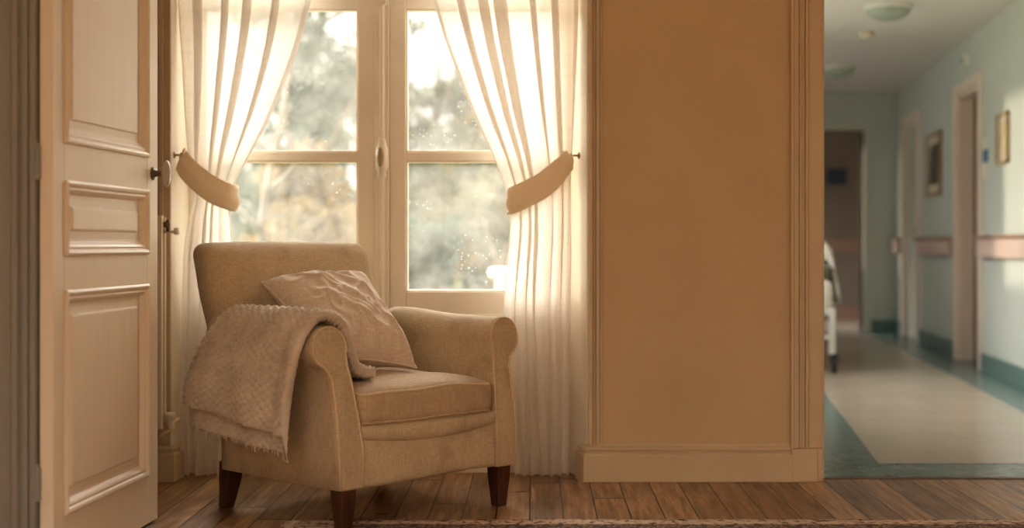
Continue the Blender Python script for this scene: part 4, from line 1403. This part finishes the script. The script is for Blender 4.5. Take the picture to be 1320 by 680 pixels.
# white pillar
pp_ = at(645, 378, 9.0)
root = empty('garden_pillar', (gx(656, 9.0), 9.0, -0.15))
topz = EYE + (VY - 345) / FPX * 9 + 0.15
MB().box((-0.085, -0.085, 0), (0.085, 0.085, topz - 0.06)).build('shaft', M['stone'], root, smooth=False, bevel=0.008)
MB().box((-0.125, -0.125, topz - 0.06), (0.125, 0.125, topz)).build('cap', M['stone'], root, smooth=False, bevel=0.015)
MB().box((-0.12, -0.12, 0), (0.12, 0.12, 0.12)).build('plinth', M['stone'], root, smooth=False, bevel=0.008)
tag(root, 'white stone garden pillar with a wider cap outside the window', 'pillar')

# ------------------------------------------------------------------ light
wd = bpy.data.worlds.new('hazy_sky'); scene.world = wd; wd.use_nodes = True
nt = wd.node_tree; nt.nodes.clear()
wo = nt.nodes.new('ShaderNodeOutputWorld'); bg = nt.nodes.new('ShaderNodeBackground')
tc = nt.nodes.new('ShaderNodeTexCoord'); dt = nt.nodes.new('ShaderNodeVectorMath'); dt.operation = 'DOT_PRODUCT'
nt.links.new(tc.outputs['Generated'], dt.inputs[0]); dt.inputs[1].default_value = Vector((-0.35, 0.92, 0.18)).normalized()
rp = nt.nodes.new('ShaderNodeValToRGB')
mr = nt.nodes.new('ShaderNodeMath'); mr.operation = 'MULTIPLY_ADD'; mr.inputs[1].default_value = 0.5; mr.inputs[2].default_value = 0.5
nt.links.new(dt.outputs['Value'], mr.inputs[0]); nt.links.new(mr.outputs[0], rp.inputs[0])
els = rp.color_ramp.elements
els[0].position = 0.12; els[0].color = (0.022, 0.0217, 0.021, 1)
els[1].position = 0.97; els[1].color = (1.0, 0.95, 0.88, 1)
e2 = els.new(0.55); e2.color = (0.42, 0.412, 0.405, 1)
e4 = els.new(0.33); e4.color = (0.23, 0.225, 0.215, 1)
e3 = els.new(0.80); e3.color = (0.62, 0.60, 0.56, 1)
sp = nt.nodes.new('ShaderNodeSeparateXYZ'); nt.links.new(tc.outputs['Generated'], sp.inputs[0])
el = nt.nodes.new('ShaderNodeValToRGB'); nt.links.new(sp.outputs[2], el.inputs[0])
ee = el.color_ramp.elements
ee[0].position = 0.10; ee[0].color = (0.046, 0.0455, 0.0445, 1)
ee[1].position = 0.55; ee[1].color = (1, 1, 1, 1)
e5 = ee.new(0.20); e5.color = (0.15, 0.15, 0.15, 1)
e6 = ee.new(0.32); e6.color = (0.8, 0.8, 0.8, 1)
ml = nt.nodes.new('ShaderNodeMath'); ml.operation = 'MULTIPLY'; ml.inputs[1].default_value = 15.0
nt.links.new(el.outputs[0], ml.inputs[0])
nt.links.new(rp.outputs[0], bg.inputs[0]); nt.links.new(ml.outputs[0], bg.inputs[1])
nt.links.new(bg.outputs[0], wo.inputs[0])

sun = bpy.data.lights.new('sun', 'SUN'); sun.energy = 3.2; sun.angle = math.radians(4); sun.color = (1.0, 0.84, 0.64)
so = bpy.data.objects.new('sun', sun); COL.objects.link(so)
so.rotation_euler = Vector((1, -0.45, -0.16)).to_track_quat('-Z', 'Y').to_euler()
so.location = (-6, 12, 5)

# ------------------------------------------------------------------ camera
cam = bpy.data.cameras.new('camera')
co_ = bpy.data.objects.new('camera', cam); COL.objects.link(co_)
co_.location = (0, 0, EYE); co_.rotation_euler = (PI / 2, 0, 0)
cam.sensor_width = 36; cam.lens = FPX / 1320 * 36
cam.shift_x = -(VX - 660) / 1320; cam.shift_y = -(340 - VY) / 1320
cam.dof.use_dof = True; cam.dof.focus_distance = 4.65; cam.dof.aperture_fstop = 1.4
cam.clip_end = 200
scene.camera = co_
scene.view_settings.view_transform = 'Standard'
scene.view_settings.look = 'None'
scene.view_settings.gamma = 1
scene.view_settings.use_curve_mapping = False
scene.view_settings.exposure = 0.78
scene.cycles.use_denoising = True
scene.cycles.max_bounces = 12
scene.cycles.diffuse_bounces = 6
scene.cycles.transparent_max_bounces = 24
scene.cycles.sample_clamp_indirect = 6

for nm, lab, cat in (('floor', 'old brown plank floor of the room', 'floor'), ('door_1', 'open cream door with three raised panels and an oval knob', 'door'),
                     ('window_1', 'cream french window with glass panes behind the armchair', 'window'), ('wall_back', 'bare tan plaster wall between window and corridor', 'wall'),
                     ('floor_corridor', 'beige corridor linoleum with a teal border', 'floor'), ('door_2', 'brown door in the corridor beside the blue plate', 'door'),
                     ('door_3', 'pale door deeper in the corridor past the dark picture', 'door'), ('ceiling_corridor', 'pale corridor ceiling with domed lamps', 'ceiling'),
                     ('wall_corridor_right', 'mint corridor wall with doors, pictures and handrails', 'wall'), ('baseboard_back', 'moulded cream skirting under the bare tan wall', 'skirting'),
                     ('baseboard_right', 'teal skirting of the corridor', 'skirting')):
    o = bpy.data.objects[nm]
    o['label'] = lab; o['category'] = cat
